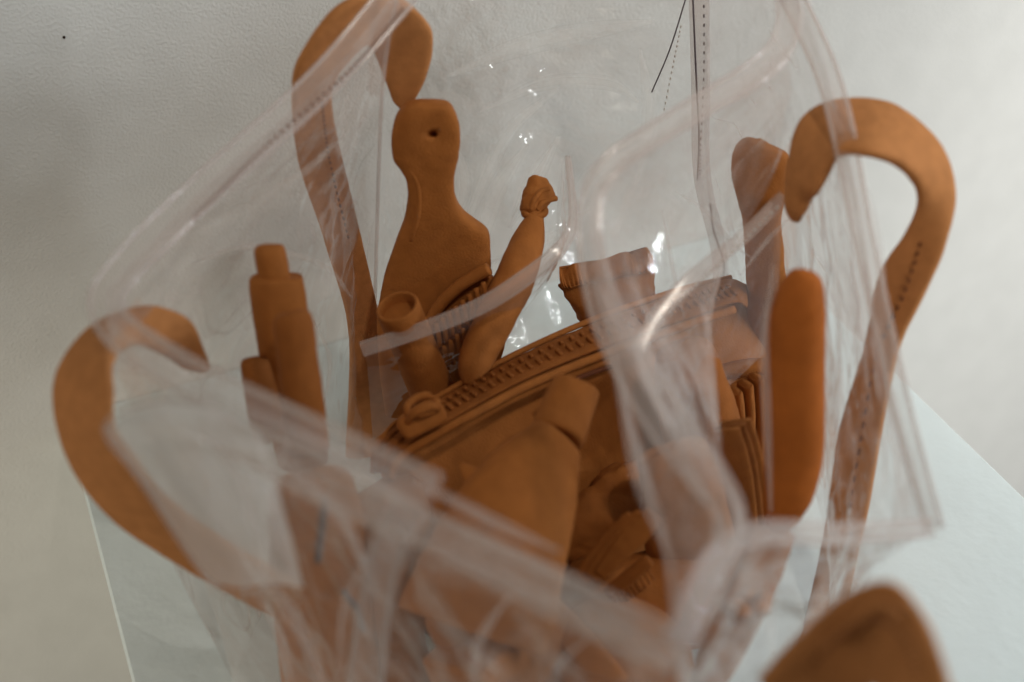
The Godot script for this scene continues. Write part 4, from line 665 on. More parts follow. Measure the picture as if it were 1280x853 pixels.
func contents() -> void:
	# --- paddle hairbrush leaning on the back panel
	var br := thing("hairbrush", "paddle hairbrush standing handle up, with a small hole in its bulbous handle end", "hairbrush", Vector3(-0.038, 0.97, -0.1169))
	obj("paddle", loft([[Vector3(-0.0326, 1.1848, -0.0951), Vector3(0.0051, -0.0004, 0.0018), Vector3(-0.001, 0.0002, 0.0028)], [Vector3(-0.0324, 1.1831, -0.0949), Vector3(0.0098, -0.0007, 0.0035), Vector3(-0.0018, 0.0004, 0.0052)], [Vector3(-0.0333, 1.1788, -0.0953), Vector3(0.013, -0.0009, 0.0046), Vector3(-0.0022, 0.0005, 0.0064)], [Vector3(-0.034, 1.1723, -0.0955), Vector3(0.0151, -0.0011, 0.0053), Vector3(-0.0024, 0.0005, 0.0068)], [Vector3(-0.035, 1.1636, -0.0957), Vector3(0.0159, -0.0012, 0.0056), Vector3(-0.0023, 0.0005, 0.0068)], [Vector3(-0.0358, 1.1547, -0.0958), Vector3(0.0153, -0.0011, 0.0054), Vector3(-0.0023, 0.0005, 0.0068)], [Vector3(-0.0354, 1.1489, -0.0954), Vector3(0.0133, -0.001, 0.0047), Vector3(-0.0023, 0.0005, 0.0066)], [Vector3(-0.035, 1.1426, -0.095), Vector3(0.0113, -0.0008, 0.004), Vector3(-0.0023, 0.0005, 0.0066)], [Vector3(-0.035, 1.1343, -0.0946), Vector3(0.011, -0.0008, 0.0039), Vector3(-0.0023, 0.0005, 0.0066)], [Vector3(-0.0349, 1.1274, -0.0942), Vector3(0.0122, -0.0009, 0.0044), Vector3(-0.0023, 0.0005, 0.0066)], [Vector3(-0.034, 1.1214, -0.0934), Vector3(0.0145, -0.001, 0.0052), Vector3(-0.0023, 0.0005, 0.0066)], [Vector3(-0.0325, 1.1166, -0.0925), Vector3(0.0176, -0.0013, 0.0064), Vector3(-0.0024, 0.0005, 0.0066)], [Vector3(-0.0313, 1.1128, -0.0918), Vector3(0.0204, -0.0015, 0.0075), Vector3(-0.0024, 0.0005, 0.0066)], [Vector3(-0.0315, 1.1086, -0.0915), Vector3(0.0222, -0.0016, 0.0081), Vector3(-0.0024, 0.0005, 0.0066)], [Vector3(-0.0332, 1.1007, -0.0916), Vector3(0.0237, -0.0017, 0.0086), Vector3(-0.0024, 0.0005, 0.0066)], [Vector3(-0.0358, 1.0898, -0.0918), Vector3(0.0255, -0.0018, 0.0092), Vector3(-0.0023, 0.0005, 0.0066)], [Vector3(-0.0389, 1.0755, -0.0917), Vector3(0.0269, -0.0019, 0.0096), Vector3(-0.0023, 0.0005, 0.0066)], [Vector3(-0.0415, 1.0584, -0.091), Vector3(0.0281, -0.002, 0.01), Vector3(-0.0023, 0.0005, 0.0066)], [Vector3(-0.0448, 1.0284, -0.0888), Vector3(0.0278, -0.002, 0.0099), Vector3(-0.0023, 0.0005, 0.0066)], [Vector3(-0.0489, 1.0003, -0.0866), Vector3(0.0242, -0.0017, 0.0086), Vector3(-0.002, 0.0004, 0.0057)]], 170, 160, 4.0, 0.0007, 1), M.clay, br)
	obj("contour", tube([Vector3(-0.0502, 1.1582, -0.0957), Vector3(-0.047, 1.1536, -0.0941), Vector3(-0.0434, 1.1463, -0.0922), Vector3(-0.0426, 1.1361, -0.091), Vector3(-0.0446, 1.125, -0.0907), Vector3(-0.0488, 1.1109, -0.0922)], 0.0016, 40, 10), M.clay, br)
	obj("pad_ridge", tube([Vector3(-0.0531, 1.0473, -0.0816), Vector3(-0.0484, 1.0608, -0.0814), Vector3(-0.0414, 1.074, -0.0802), Vector3(-0.0319, 1.0846, -0.0772), Vector3(-0.0221, 1.0917, -0.0739), Vector3(-0.0155, 1.096, -0.0709)], 0.0034, 50, 14), M.clay, br)
	obj("pad", loft([[Vector3(-0.0137, 1.0874, -0.0766), Vector3(0.002, -0.0008, 0.0013), Vector3(-0.0014, 0.0007, 0.0026)], [Vector3(-0.0175, 1.0786, -0.0763), Vector3(0.0093, -0.0037, 0.0061), Vector3(-0.0017, 0.0007, 0.003)], [Vector3(-0.024, 1.0625, -0.0763), Vector3(0.0147, -0.006, 0.0096), Vector3(-0.0017, 0.0006, 0.003)], [Vector3(-0.0315, 1.0433, -0.0769), Vector3(0.0148, -0.0073, 0.0107), Vector3(-0.0018, 0.0006, 0.0029)], [Vector3(-0.0403, 1.0255, -0.0791), Vector3(0.0061, -0.0036, 0.0049), Vector3(-0.0017, 0.0005, 0.0024)]], 30, 30, 2.4, 0.0004), M.clay_deep, br)
	var near: Vector3 = Vector3(-0.0446, 1.0668, -0.0769)
	var far: Vector3 = Vector3(-0.018, 1.0918, -0.0685)
	var hang: Vector3 = Vector3(-0.0441, 1.047, -0.074) - near
	for i in 8:
		for j in 2:
			var p0 := near.lerp(far, (i + 0.5 * j) / 7.5) + hang * (j * 0.75) + Vector3(-0.001, 0.0015, 0.002) * sin(PI * i / 7.0)
			obj("bristle", tube([p0, p0 + hang * 0.35 + Vector3(0, 0.0004, 0.0012), p0 + hang * 0.75], 0.0013, 6, 8), M.clay, br)

	# --- open tube leaning in front of the hairbrush
	var a: Vector3 = Vector3(-0.0699, 1.0995, -0.0566)
	var ax: Vector3 = Vector3(-0.0516, 1.0198, -0.0586) - a
	var ot := thing("open_tube", "round tube with an open hollow end, leaning in front of the hairbrush", "tube", a + ax)
	obj("body", lathe(a, ax, [[0.0005, 0.007], [0.0085, 0.0068], [0.0088, 0.006], [0.0089, 0.0008], [0.0094, 0.0], [0.0104, 0.0002], [0.0109, 0.001], [0.0110, 0.004], [0.0113, 0.03], [0.0118, 0.06], [0.0119, ax.length() - 0.001], [0.011, ax.length()], [0.0005, ax.length()]], 48, 0.0004), M.clay, ot)

	# --- banana-like piece
	var ba := thing("banana", "smooth banana-shaped piece with a knotted crumpled tip, behind the clear inner pocket hem", "banana", Vector3(-0.0491, 1.0594, -0.0348))
	obj("body", loft([[Vector3(0.0233, 1.1056, -0.0977), Vector3(0.0029, -0.0007, 0.0016), Vector3(-0.0008, 0.0034, 0.0028)], [Vector3(0.0211, 1.1028, -0.095), Vector3(0.0037, -0.0011, 0.0022), Vector3(-0.0009, 0.0046, 0.0037)], [Vector3(0.0164, 1.0979, -0.0901), Vector3(0.0057, -0.0019, 0.0036), Vector3(-0.0009, 0.0073, 0.0052)], [Vector3(0.008, 1.0909, -0.0807), Vector3(0.0075, -0.003, 0.0051), Vector3(-0.0003, 0.0093, 0.0058)], [Vector3(-0.0036, 1.0841, -0.0688), Vector3(0.0076, -0.0038, 0.0057), Vector3(0.0006, 0.0103, 0.0061)], [Vector3(-0.0181, 1.0772, -0.0552), Vector3(0.0072, -0.004, 0.0058), Vector3(0.0003, 0.01, 0.0066)], [Vector3(-0.0318, 1.0689, -0.0442), Vector3(0.007, -0.0037, 0.0055), Vector3(-0.0004, 0.0088, 0.0066)], [Vector3(-0.0404, 1.0623, -0.0366), Vector3(0.0055, -0.0023, 0.0038), Vector3(-0.0008, 0.0071, 0.0055)], [Vector3(-0.0447, 1.0578, -0.032), Vector3(0.0018, -0.0006, 0.0011), Vector3(-0.0004, 0.0023, 0.0019)]], 90, 48, 2.3, 0.0012), M.clay, ba)
	obj("tip", loft([[Vector3(0.0211, 1.1042, -0.0961), Vector3(-0.0032, -0.0004, -0.0011), Vector3(-0.0012, 0.0024, 0.0029)], [Vector3(0.0214, 1.1062, -0.0976), Vector3(-0.0053, 0.0005, -0.0025), Vector3(-0.0014, 0.0043, 0.0039)], [Vector3(0.0236, 1.109, -0.1004), Vector3(-0.0057, 0.0023, -0.0038), Vector3(-0.0009, 0.0048, 0.0042)], [Vector3(0.027, 1.1117, -0.1027), Vector3(-0.0059, 0.0042, -0.0052), Vector3(-0.0006, 0.0043, 0.0042)], [Vector3(0.0306, 1.1138, -0.1044), Vector3(-0.0043, 0.0056, -0.0055), Vector3(-0.0001, 0.0034, 0.0036)], [Vector3(0.0338, 1.1145, -0.1051), Vector3(-0.0015, 0.0034, -0.0028), Vector3(0.0001, 0.0019, 0.0023)]], 40, 40, 2.6, 0.0042), M.clay, ba)
	obj("knot", tube([Vector3(0.0155, 1.106, -0.0956), Vector3(0.0183, 1.1056, -0.0915), Vector3(0.0244, 1.1056, -0.0919), Vector3(0.0271, 1.1051, -0.0959), Vector3(0.0234, 1.1035, -0.1014), Vector3(0.0175, 1.1047, -0.1005), Vector3(0.0155, 1.106, -0.0956)], 0.0019, 40, 10), M.clay, ba)
	obj("fold", tube([Vector3(0.0186, 1.1084, -0.0951), Vector3(0.0215, 1.1129, -0.0963), Vector3(0.0264, 1.115, -0.0989), Vector3(0.0314, 1.1151, -0.0997)], 0.0014, 24, 8), M.clay, ba)
	obj("fold", tube([Vector3(0.0217, 1.1083, -0.0938), Vector3(0.0253, 1.1108, -0.0945), Vector3(0.0295, 1.1109, -0.0957), Vector3(0.0343, 1.1098, -0.0971)], 0.0016, 24, 8), M.clay, ba)

	# --- crimped snack packet
	var pk := thing("snack_packet", "crumpled packet with a crimped wavy top edge, standing behind the zip pouch", "packet", Vector3(0.0536, 1.0078, -0.0698))
	obj("body", loft([[Vector3(0.0529, 1.0715, -0.0749), Vector3(0.0246, 0.0058, 0.0072), Vector3(-0.0004, 0.0002, 0.0011)], [Vector3(0.054, 1.0649, -0.0732), Vector3(0.0239, 0.0053, 0.0073), Vector3(-0.0013, 0.001, 0.0037)], [Vector3(0.0551, 1.0546, -0.0697), Vector3(0.0215, 0.0037, 0.0074), Vector3(-0.0035, 0.002, 0.0091)], [Vector3(0.056, 1.0423, -0.0674), Vector3(0.0191, 0.0024, 0.0073), Vector3(-0.0043, 0.0001, 0.0112)], [Vector3(0.0583, 1.0244, -0.0681), Vector3(0.0172, 0.0016, 0.0071), Vector3(-0.0046, 0.0008, 0.011)], [Vector3(0.058, 1.0021, -0.0635), Vector3(0.0165, 0.0013, 0.007), Vector3(-0.0032, 0.0015, 0.0072)]], 60, 60, 2.6, 0.004), M.clay, pk)
	obj("crimp", loft([[Vector3(0.053, 1.0775, -0.0771), Vector3(0.0241, 0.0045, 0.008), Vector3(-0.0004, 0.0009, 0.0007)], [Vector3(0.0524, 1.0749, -0.0739), Vector3(0.0248, 0.0044, 0.0085), Vector3(-0.0006, 0.0012, 0.0012)], [Vector3(0.0521, 1.0715, -0.0712), Vector3(0.0248, 0.0042, 0.0086), Vector3(-0.0007, 0.0009, 0.0016)], [Vector3(0.0523, 1.0692, -0.0706), Vector3(0.0244, 0.0041, 0.0085), Vector3(-0.0005, 0.0003, 0.0013)]], 14, 200, 4.0, 0.0008, 2), M.clay, pk)

	# --- zip pouch
	var zp := thing("zip_pouch", "large zipped pouch lying across the bag, its toothed zip running along the top edge", "pouch", Vector3(0.0133, 0.9444, -0.0333))
	obj("body", loft([[Vector3(-0.0952, 1.024, -0.0274), Vector3(0.0001, 0.0029, -0.0014), Vector3(0.0004, 0.0025, 0.0054)], [Vector3(-0.0922, 1.0179, -0.0253), Vector3(0.0004, 0.0132, -0.0062), Vector3(0.0009, 0.0051, 0.0108)], [Vector3(-0.0811, 1.0057, -0.0246), Vector3(0.0008, 0.0288, -0.0141), Vector3(0.0013, 0.0079, 0.0161)], [Vector3(-0.0546, 0.9959, -0.0268), Vector3(0.0011, 0.0431, -0.0215), Vector3(0.0017, 0.0106, 0.0214)], [Vector3(-0.0178, 0.9935, -0.0245), Vector3(0.0014, 0.0539, -0.0271), Vector3(0.002, 0.0125, 0.025)], [Vector3(0.0253, 0.9908, -0.0262), Vector3(0.0015, 0.0603, -0.0305), Vector3(0.0021, 0.013, 0.0258)], [Vector3(0.0702, 0.9919, -0.0304), Vector3(0.0016, 0.0609, -0.0304), Vector3(0.002, 0.0124, 0.025)], [Vector3(0.1071, 0.9967, -0.0339), Vector3(0.0015, 0.0563, -0.0275), Vector3(0.0019, 0.0113, 0.0233)], [Vector3(0.1276, 1.002, -0.0372), Vector3(0.0012, 0.0439, -0.021), Vector3(0.0014, 0.0086, 0.018)], [Vector3(0.1371, 1.0088, -0.0392), Vector3(0.0007, 0.0245, -0.0114), Vector3(0.0009, 0.005, 0.0109)], [Vector3(0.1401, 1.0115, -0.0403), Vector3(0.0001, 0.0041, -0.0019), Vector3(0.0002, 0.0013, 0.0027)]], 100, 80, 2.5, 0.0016), M.clay, zp)
	var tape := obj("zipper", loft([[Vector3(-0.103, 1.0524, 0.005), Vector3(0.0026, 0.0052, 0.0081), Vector3(0.0008, -0.0008, 0.0003)], [Vector3(-0.0983, 1.0544, -0.0036), Vector3(0.0009, 0.0041, 0.0105), Vector3(0.0005, -0.001, 0.0003)], [Vector3(-0.0851, 1.0556, -0.0131), Vector3(-0.0011, 0.0024, 0.011), Vector3(0.0002, -0.0011, 0.0003)], [Vector3(-0.0574, 1.0592, -0.0191), Vector3(-0.0013, 0.0022, 0.0111), Vector3(0.0002, -0.0012, 0.0003)], [Vector3(-0.0161, 1.0632, -0.0269), Vector3(-0.0024, 0.0018, 0.011), Vector3(0.0001, -0.0012, 0.0002)], [Vector3(0.0311, 1.0658, -0.0315), Vector3(-0.0028, 0.0011, 0.0115), Vector3(0, -0.0012, 0.0001)], [Vector3(0.0787, 1.0661, -0.034), Vector3(-0.0033, 0.0008, 0.0115), Vector3(0, -0.0012, 0.0001)], [Vector3(0.1072, 1.0655, -0.0362), Vector3(-0.0039, 0.001, 0.0111), Vector3(-0.0002, -0.0012, 0.0001)], [Vector3(0.1161, 1.0607, -0.0343), Vector3(-0.0052, 0.0005, 0.0097), Vector3(-0.0005, -0.0011, -0.0002)]], 90, 16, 4.0), M.clay_deep, zp)
	obj("piping", tube([Vector3(-0.1017, 1.056, 0.0153), Vector3(-0.0976, 1.0592, 0.0102), Vector3(-0.0866, 1.0589, 0.0025), Vector3(-0.0595, 1.0612, -0.004), Vector3(-0.0197, 1.065, -0.0109), Vector3(0.0268, 1.0667, -0.015), Vector3(0.0737, 1.067, -0.0178), Vector3(0.1001, 1.0665, -0.0195)], 0.0022, 80, 10), M.clay, zp)
	obj("piping", tube([Vector3(-0.1053, 1.0459, -0.0046), Vector3(-0.0996, 1.049, -0.0159), Vector3(-0.084, 1.0529, -0.0266), Vector3(-0.056, 1.0571, -0.0329), Vector3(-0.0133, 1.0618, -0.0408), Vector3(0.0344, 1.0653, -0.0459), Vector3(0.0826, 1.0659, -0.0484), Vector3(0.1147, 1.0642, -0.0484)], 0.0016, 80, 10), M.clay, zp)
	var upper := [Vector3(-0.1038, 1.052, 0.0003), Vector3(-0.0991, 1.0537, -0.0073), Vector3(-0.085, 1.0555, -0.017), Vector3(-0.0574, 1.0592, -0.0231), Vector3(-0.0157, 1.0631, -0.0307), Vector3(0.0317, 1.066, -0.0354), Vector3(0.0794, 1.0663, -0.0379), Vector3(0.1105, 1.0655, -0.0377)]
	var lower := [Vector3(-0.1016, 1.0539, 0.005), Vector3(-0.0976, 1.0556, -0.0016), Vector3(-0.0857, 1.0566, -0.0101), Vector3(-0.0579, 1.0601, -0.0159), Vector3(-0.017, 1.0635, -0.0235), Vector3(0.03, 1.0662, -0.0282), Vector3(0.0774, 1.0665, -0.0307), Vector3(0.1086, 1.0657, -0.0318)]
	var bite := block(here, Basis(), Vector3(0.0010, 0.0013, 0.0027), 0.0004)
	var nib := block(here, Basis(), Vector3(0.0009, 0.0011, 0.0014), 0.0003)
	for row in [upper, lower]:
		for i in 56:
			var t := (i + (0.5 if row == lower else 0.0)) / 56.0
			var p: Vector3 = spline(row, t)
			var along: Vector3 = (spline(row, minf(t + 0.01, 1.0)) - spline(row, maxf(t - 0.01, 0.0))).normalized()
			var across: Vector3 = (spline(lower, t) - spline(upper, t)).normalized()
			var up := across.cross(along).normalized()
			if up.y < 0.0:
				up = -up
			var side := along.cross(up).normalized()
			var o := obj("tooth", bite if row == lower else nib, M.clay_deep, tape)
			o.transform = Transform3D(Basis(along, up, side), p + up * 0.0017 - here)
	var sl := obj("slider", loft([[Vector3(-0.0878, 1.0656, -0.0048), Vector3(-0.0014, 0.0028, -0.0028), Vector3(-0.002, 0.001, 0.002)], [Vector3(-0.0863, 1.0671, -0.0041), Vector3(-0.0011, 0.004, -0.0039), Vector3(-0.0012, 0.0026, 0.0031)], [Vector3(-0.0773, 1.0694, -0.0039), Vector3(-0.0011, 0.0043, -0.0041), Vector3(-0.0005, 0.003, 0.0033)], [Vector3(-0.0695, 1.0708, -0.0048), Vector3(-0.0012, 0.0041, -0.0039), Vector3(0.0001, 0.0029, 0.003)], [Vector3(-0.0677, 1.0707, -0.0054), Vector3(-0.0006, 0.0025, -0.0023), Vector3(0.0007, 0.0021, 0.002)]], 24, 28, 4.0, 0.0004), M.clay, zp)
	obj("bridge", loft([[Vector3(-0.0854, 1.0715, -0.0032), Vector3(-0.0008, 0.0008, -0.001), Vector3(-0.0014, 0.0002, 0.0014)], [Vector3(-0.0817, 1.0781, -0.0006), Vector3(-0.0008, 0.0015, -0.0015), Vector3(-0.0018, 0.0012, 0.0021)], [Vector3(-0.0758, 1.0799, 0.0002), Vector3(0.0002, 0.0017, -0.0014), Vector3(0.0005, 0.0018, 0.0023)], [Vector3(-0.0707, 1.0759, -0.0014), Vector3(0.0007, 0.0011, -0.0008), Vector3(0.001, 0.0006, 0.0016)]], 24, 20, 3.0, 0.0004), M.clay, sl)
	obj("pull_ring", tube([Vector3(-0.0842, 1.0742, -0.0037), Vector3(-0.0836, 1.0765, -0.0081), Vector3(-0.0781, 1.0775, -0.0108), Vector3(-0.072, 1.0774, -0.0098), Vector3(-0.0698, 1.0771, -0.0047), Vector3(-0.0735, 1.0767, -0.0004), Vector3(-0.0797, 1.0765, 0.0002), Vector3(-0.0842, 1.0742, -0.0037)], 0.0019, 50, 12), M.clay, sl)
	obj("pocket_slit", tube([Vector3(-0.0106, 1.0629, -0.0044), Vector3(0.0075, 1.0647, -0.0058), Vector3(0.0239, 1.0634, -0.008)], 0.0012, 30, 8), M.thread, zp)

	# --- squeeze tube
	var sq := thing("squeeze_tube", "plump squeeze tube with a ribless round cap, lying across the front of the zip pouch", "tube", Vector3(-0.0669, 1.0003, 0.0523))
	obj("body", loft([[Vector3(-0.0269, 1.0779, 0.0444), Vector3(0.0026, -0.005, 0.0058), Vector3(-0.0027, 0.0059, 0.0062)], [Vector3(-0.0286, 1.0771, 0.0444), Vector3(0.0063, -0.006, 0.0084), Vector3(-0.0015, 0.0103, 0.0086)], [Vector3(-0.0339, 1.0746, 0.0472), Vector3(0.0094, -0.0065, 0.0102), Vector3(-0.0004, 0.0129, 0.0086)], [Vector3(-0.0454, 1.0694, 0.0551), Vector3(0.0144, -0.0083, 0.0139), Vector3(-0.001, 0.0137, 0.0092)], [Vector3(-0.0572, 1.0618, 0.0636), Vector3(0.0189, -0.0089, 0.0163), Vector3(-0.0024, 0.0134, 0.0101)], [Vector3(-0.0712, 1.0502, 0.0745), Vector3(0.0229, -0.0093, 0.0181), Vector3(-0.003, 0.0103, 0.009)], [Vector3(-0.0834, 1.0365, 0.0838), Vector3(0.0257, -0.0093, 0.0191), Vector3(-0.0025, 0.0059, 0.0063)], [Vector3(-0.0926, 1.024, 0.0905), Vector3(0.0271, -0.0094, 0.0196), Vector3(-0.0012, 0.0025, 0.0029)]], 70, 56, 2.1, 0.0008), M.clay, sq)
	obj("cap", loft([[Vector3(-0.0095, 1.0894, 0.0254), Vector3(0.0021, -0.0011, 0.0019), Vector3(-0.001, 0.0019, 0.0021)], [Vector3(-0.01, 1.0889, 0.0257), Vector3(0.0072, -0.0029, 0.0058), Vector3(-0.0016, 0.0074, 0.0057)], [Vector3(-0.0122, 1.0872, 0.0276), Vector3(0.0085, -0.0035, 0.0069), Vector3(-0.0011, 0.0099, 0.0063)], [Vector3(-0.0213, 1.0812, 0.0357), Vector3(0.0094, -0.0037, 0.0074), Vector3(-0.0008, 0.0112, 0.0065)], [Vector3(-0.0284, 1.0771, 0.0432), Vector3(0.0094, -0.0035, 0.0073), Vector3(-0.0003, 0.0117, 0.006)], [Vector3(-0.0298, 1.0766, 0.0444), Vector3(0.005, -0.0026, 0.0046), Vector3(0.0006, 0.0072, 0.0034)]], 40, 48, 2.1, 0.0004), M.clay, sq)
	obj("tag", loft([[Vector3(-0.0702, 1.0622, 0.0275), Vector3(0.0017, 0.0008, -0.0002), Vector3(-0.0013, 0.0027, 0.0003)], [Vector3(-0.0695, 1.0621, 0.0319), Vector3(0.0031, 0.0018, -0.0007), Vector3(-0.0019, 0.0035, 0.0006)], [Vector3(-0.0671, 1.0618, 0.0398), Vector3(0.0045, 0.0033, -0.0018), Vector3(-0.0027, 0.0041, 0.0009)], [Vector3(-0.0626, 1.0624, 0.0503), Vector3(0.0037, 0.003, -0.0018), Vector3(-0.0029, 0.004, 0.001)]], 20, 20, 2.5, 0.0006), M.clay, sq)

	# --- folded leaflet and comb beside the squeeze tube
	var lf := thing("folded_leaflet", "leaflet folded into thin layers, tucked low between the squeeze tube and the inner flap", "leaflet", Vector3(0.0004, 0.9806, 0.0399))
	for k in 3:
		obj("sheet", loft([[Vector3(-0.0278, 1.0148, 0.0753), Vector3(-0.0019, 0.0017, -0.0028), Vector3(-0.0006, 0.0004, 0.0006)], [Vector3(-0.019, 1.0261, 0.0762), Vector3(-0.0025, 0.0024, -0.0039), Vector3(-0.0007, 0.0005, 0.0007)], [Vector3(-0.0093, 1.0373, 0.0774), Vector3(-0.0025, 0.0026, -0.0042), Vector3(-0.0006, 0.0004, 0.0006)], [Vector3(-0.0016, 1.0472, 0.079), Vector3(-0.002, 0.0021, -0.0033), Vector3(-0.0006, 0.0004, 0.0006)]].map(func(s): return [s[0] + Vector3(0.0035, 0.0025, 0.003) * (k - 1), s[1], s[2]]), 30, 20, 4.0, 0.0012), M.clay, lf)
	var cb := thing("small_comb", "small dark-toothed comb lying under the folded leaflet", "comb", Vector3(0.0053, 0.9616, 0.0438))
	obj("spine", loft([[Vector3(-0.0192, 1.001, 0.0764), Vector3(-0.0009, 0.0016, -0.0024), Vector3(-0.0013, 0.001, 0.0012)], [Vector3(-0.01, 1.0103, 0.079), Vector3(-0.0011, 0.0018, -0.0027), Vector3(-0.0013, 0.001, 0.0012)], [Vector3(0, 1.0201, 0.0815), Vector3(-0.001, 0.0016, -0.0024), Vector3(-0.0013, 0.001, 0.0012)]], 16, 16, 3.0), M.clay_deep, cb)
	for k in 9:
		var p: Vector3 = Vector3(-0.0187, 1.0032, 0.0788).lerp(Vector3(-0.0025, 1.0185, 0.0832), k / 8.0)
		obj("tooth", tube([p, p + (Vector3(-0.0092, 0.9959, 0.0776) - Vector3(-0.0135, 1.0072, 0.0775))], 0.0007, 4, 6), M.clay_deep, cb)

	# --- booklet at the right
	var bk := thing("folded_card", "upright folded card with parallel layered edges, half behind the inner flap", "card", Vector3(0.0671, 0.9735, 0.0574))
	for k in 3:
		obj("layer", loft([[Vector3(0.0483, 1.0666, 0.0617), Vector3(0.0068, 0.0012, 0.0029), Vector3(-0.0005, -0.0001, 0.0011)], [Vector3(0.0524, 1.0438, 0.0617), Vector3(0.0089, 0.0012, 0.0042), Vector3(-0.0006, 0, 0.0013)], [Vector3(0.0543, 1.018, 0.0633), Vector3(0.0104, 0.001, 0.0054), Vector3(-0.0006, 0, 0.0012)], [Vector3(0.0568, 0.9847, 0.0645), Vector3(0.0107, 0.001, 0.0056), Vector3(-0.0006, 0, 0.0012)]].map(func(s): return [s[0] + Vector3(0.0042, 0, -0.0016) * k, s[1], s[2]]), 24, 20, 5.0, 0.0006), M.clay if k != 1 else M.clay_deep, bk)

	# --- second brush handle
	here = Vector3(0.1184, 0.9683, -0.0132)
	solo("brush_handle", loft([[Vector3(0.128, 1.1456, -0.044), Vector3(0.0024, -0.0018, 0.0027), Vector3(-0.001, 0.0019, 0.0021)], [Vector3(0.1269, 1.1447, -0.0436), Vector3(0.0077, -0.0026, 0.0067), Vector3(-0.0035, 0.0016, 0.0046)], [Vector3(0.1254, 1.139, -0.0436), Vector3(0.0116, -0.001, 0.0081), Vector3(-0.0045, 0.0011, 0.0066)], [Vector3(0.1246, 1.1272, -0.0424), Vector3(0.0123, 0.0006, 0.0074), Vector3(-0.0046, 0.0008, 0.0077)], [Vector3(0.1252, 1.1144, -0.0411), Vector3(0.0104, 0.0012, 0.0058), Vector3(-0.0044, 0.0005, 0.0078)], [Vector3(0.1263, 1.1001, -0.0397), Vector3(0.0088, 0.0012, 0.0047), Vector3(-0.0043, 0.0005, 0.0079)], [Vector3(0.1283, 1.076, -0.0369), Vector3(0.0089, 0.0012, 0.0048), Vector3(-0.0043, 0.0005, 0.0079)], [Vector3(0.1313, 1.0403, -0.0334), Vector3(0.0101, 0.0008, 0.006), Vector3(-0.0046, 0.0003, 0.0077)], [Vector3(0.1313, 0.9967, -0.0315), Vector3(0.0113, 0.0001, 0.0074), Vector3(-0.0049, 0.0009, 0.0075)], [Vector3(0.1268, 0.9548, -0.0259), Vector3(0.0114, -0.0002, 0.0078), Vector3(-0.0044, 0.0013, 0.0065)]], 70, 48, 2.8, 0.0016), M.clay, "flat brush handle with a wide lumpy rounded end, upright at the right", "brush handle")

	# --- long smooth case
	here = Vector3(0.0495, 1.0414, 0.1163)
	solo("long_case", loft([[Vector3(0.0729, 1.1617, 0.0808), Vector3(0.0025, -0.0006, 0.0022), Vector3(-0.0012, 0.0019, 0.0019)], [Vector3(0.0718, 1.1601, 0.0816), Vector3(0.005, -0.0011, 0.0044), Vector3(-0.0032, 0.0028, 0.0043)], [Vector3(0.0691, 1.1537, 0.0832), Vector3(0.0077, -0.0008, 0.006), Vector3(-0.0045, 0.0026, 0.0061)], [Vector3(0.0666, 1.1411, 0.0858), Vector3(0.0098, 0, 0.0068), Vector3(-0.0054, 0.003, 0.0078)], [Vector3(0.0638, 1.1238, 0.0908), Vector3(0.0107, 0.0006, 0.0069), Vector3(-0.0053, 0.0032, 0.0079)], [Vector3(0.0612, 1.1028, 0.0975), Vector3(0.0112, 0.0008, 0.007), Vector3(-0.0058, 0.0029, 0.0089)], [Vector3(0.0597, 1.0794, 0.1026), Vector3(0.0109, 0.0003, 0.0073), Vector3(-0.006, 0.003, 0.0087)], [Vector3(0.0556, 1.0634, 0.1074), Vector3(0.0085, -0.0009, 0.007), Vector3(-0.0058, 0.0035, 0.0074)], [Vector3(0.0509, 1.0506, 0.1094), Vector3(0.0049, -0.0014, 0.0051), Vector3(-0.0046, 0.0016, 0.005)], [Vector3(0.0493, 1.0431, 0.1081), Vector3(0.0018, -0.0007, 0.0021), Vector3(-0.0023, 0.0002, 0.002)]], 60, 48, 2.6, 0.0006), M.case, "long smooth deep orange case with rounded ends, standing inside the right panel", "case")

	# --- left group
	var at := thing("spray_bottle", "slim spray bottle with a narrower square-shouldered cap, standing at the left", "bottle", Vector3(-0.1339, 1.0331, -0.0533))
	obj("body", loft([[Vector3(-0.1273, 1.1414, -0.0478), Vector3(0.0036, -0.0017, 0.0018), Vector3(-0.0007, 0.0027, 0.0041)], [Vector3(-0.128, 1.1406, -0.0474), Vector3(0.0105, -0.0016, 0.0028), Vector3(-0.0018, 0.0041, 0.0089)], [Vector3(-0.1285, 1.1371, -0.0461), Vector3(0.0123, -0.0003, 0.0022), Vector3(-0.0018, 0.0029, 0.0105)], [Vector3(-0.1295, 1.12, -0.0419), Vector3(0.0124, -0.0003, 0.0022), Vector3(-0.002, 0.0028, 0.0115)], [Vector3(-0.131, 1.096, -0.0364), Vector3(0.0126, -0.0003, 0.0023), Vector3(-0.002, 0.0022, 0.0116)], [Vector3(-0.1324, 1.0652, -0.0319), Vector3(0.0129, -0.0003, 0.0023), Vector3(-0.0021, 0.0006, 0.0118)], [Vector3(-0.1325, 1.0429, -0.034), Vector3(0.0124, -0.0003, 0.0023), Vector3(-0.002, -0.001, 0.0108)]], 50, 40, 2.6, 0.0008), M.clay, at)
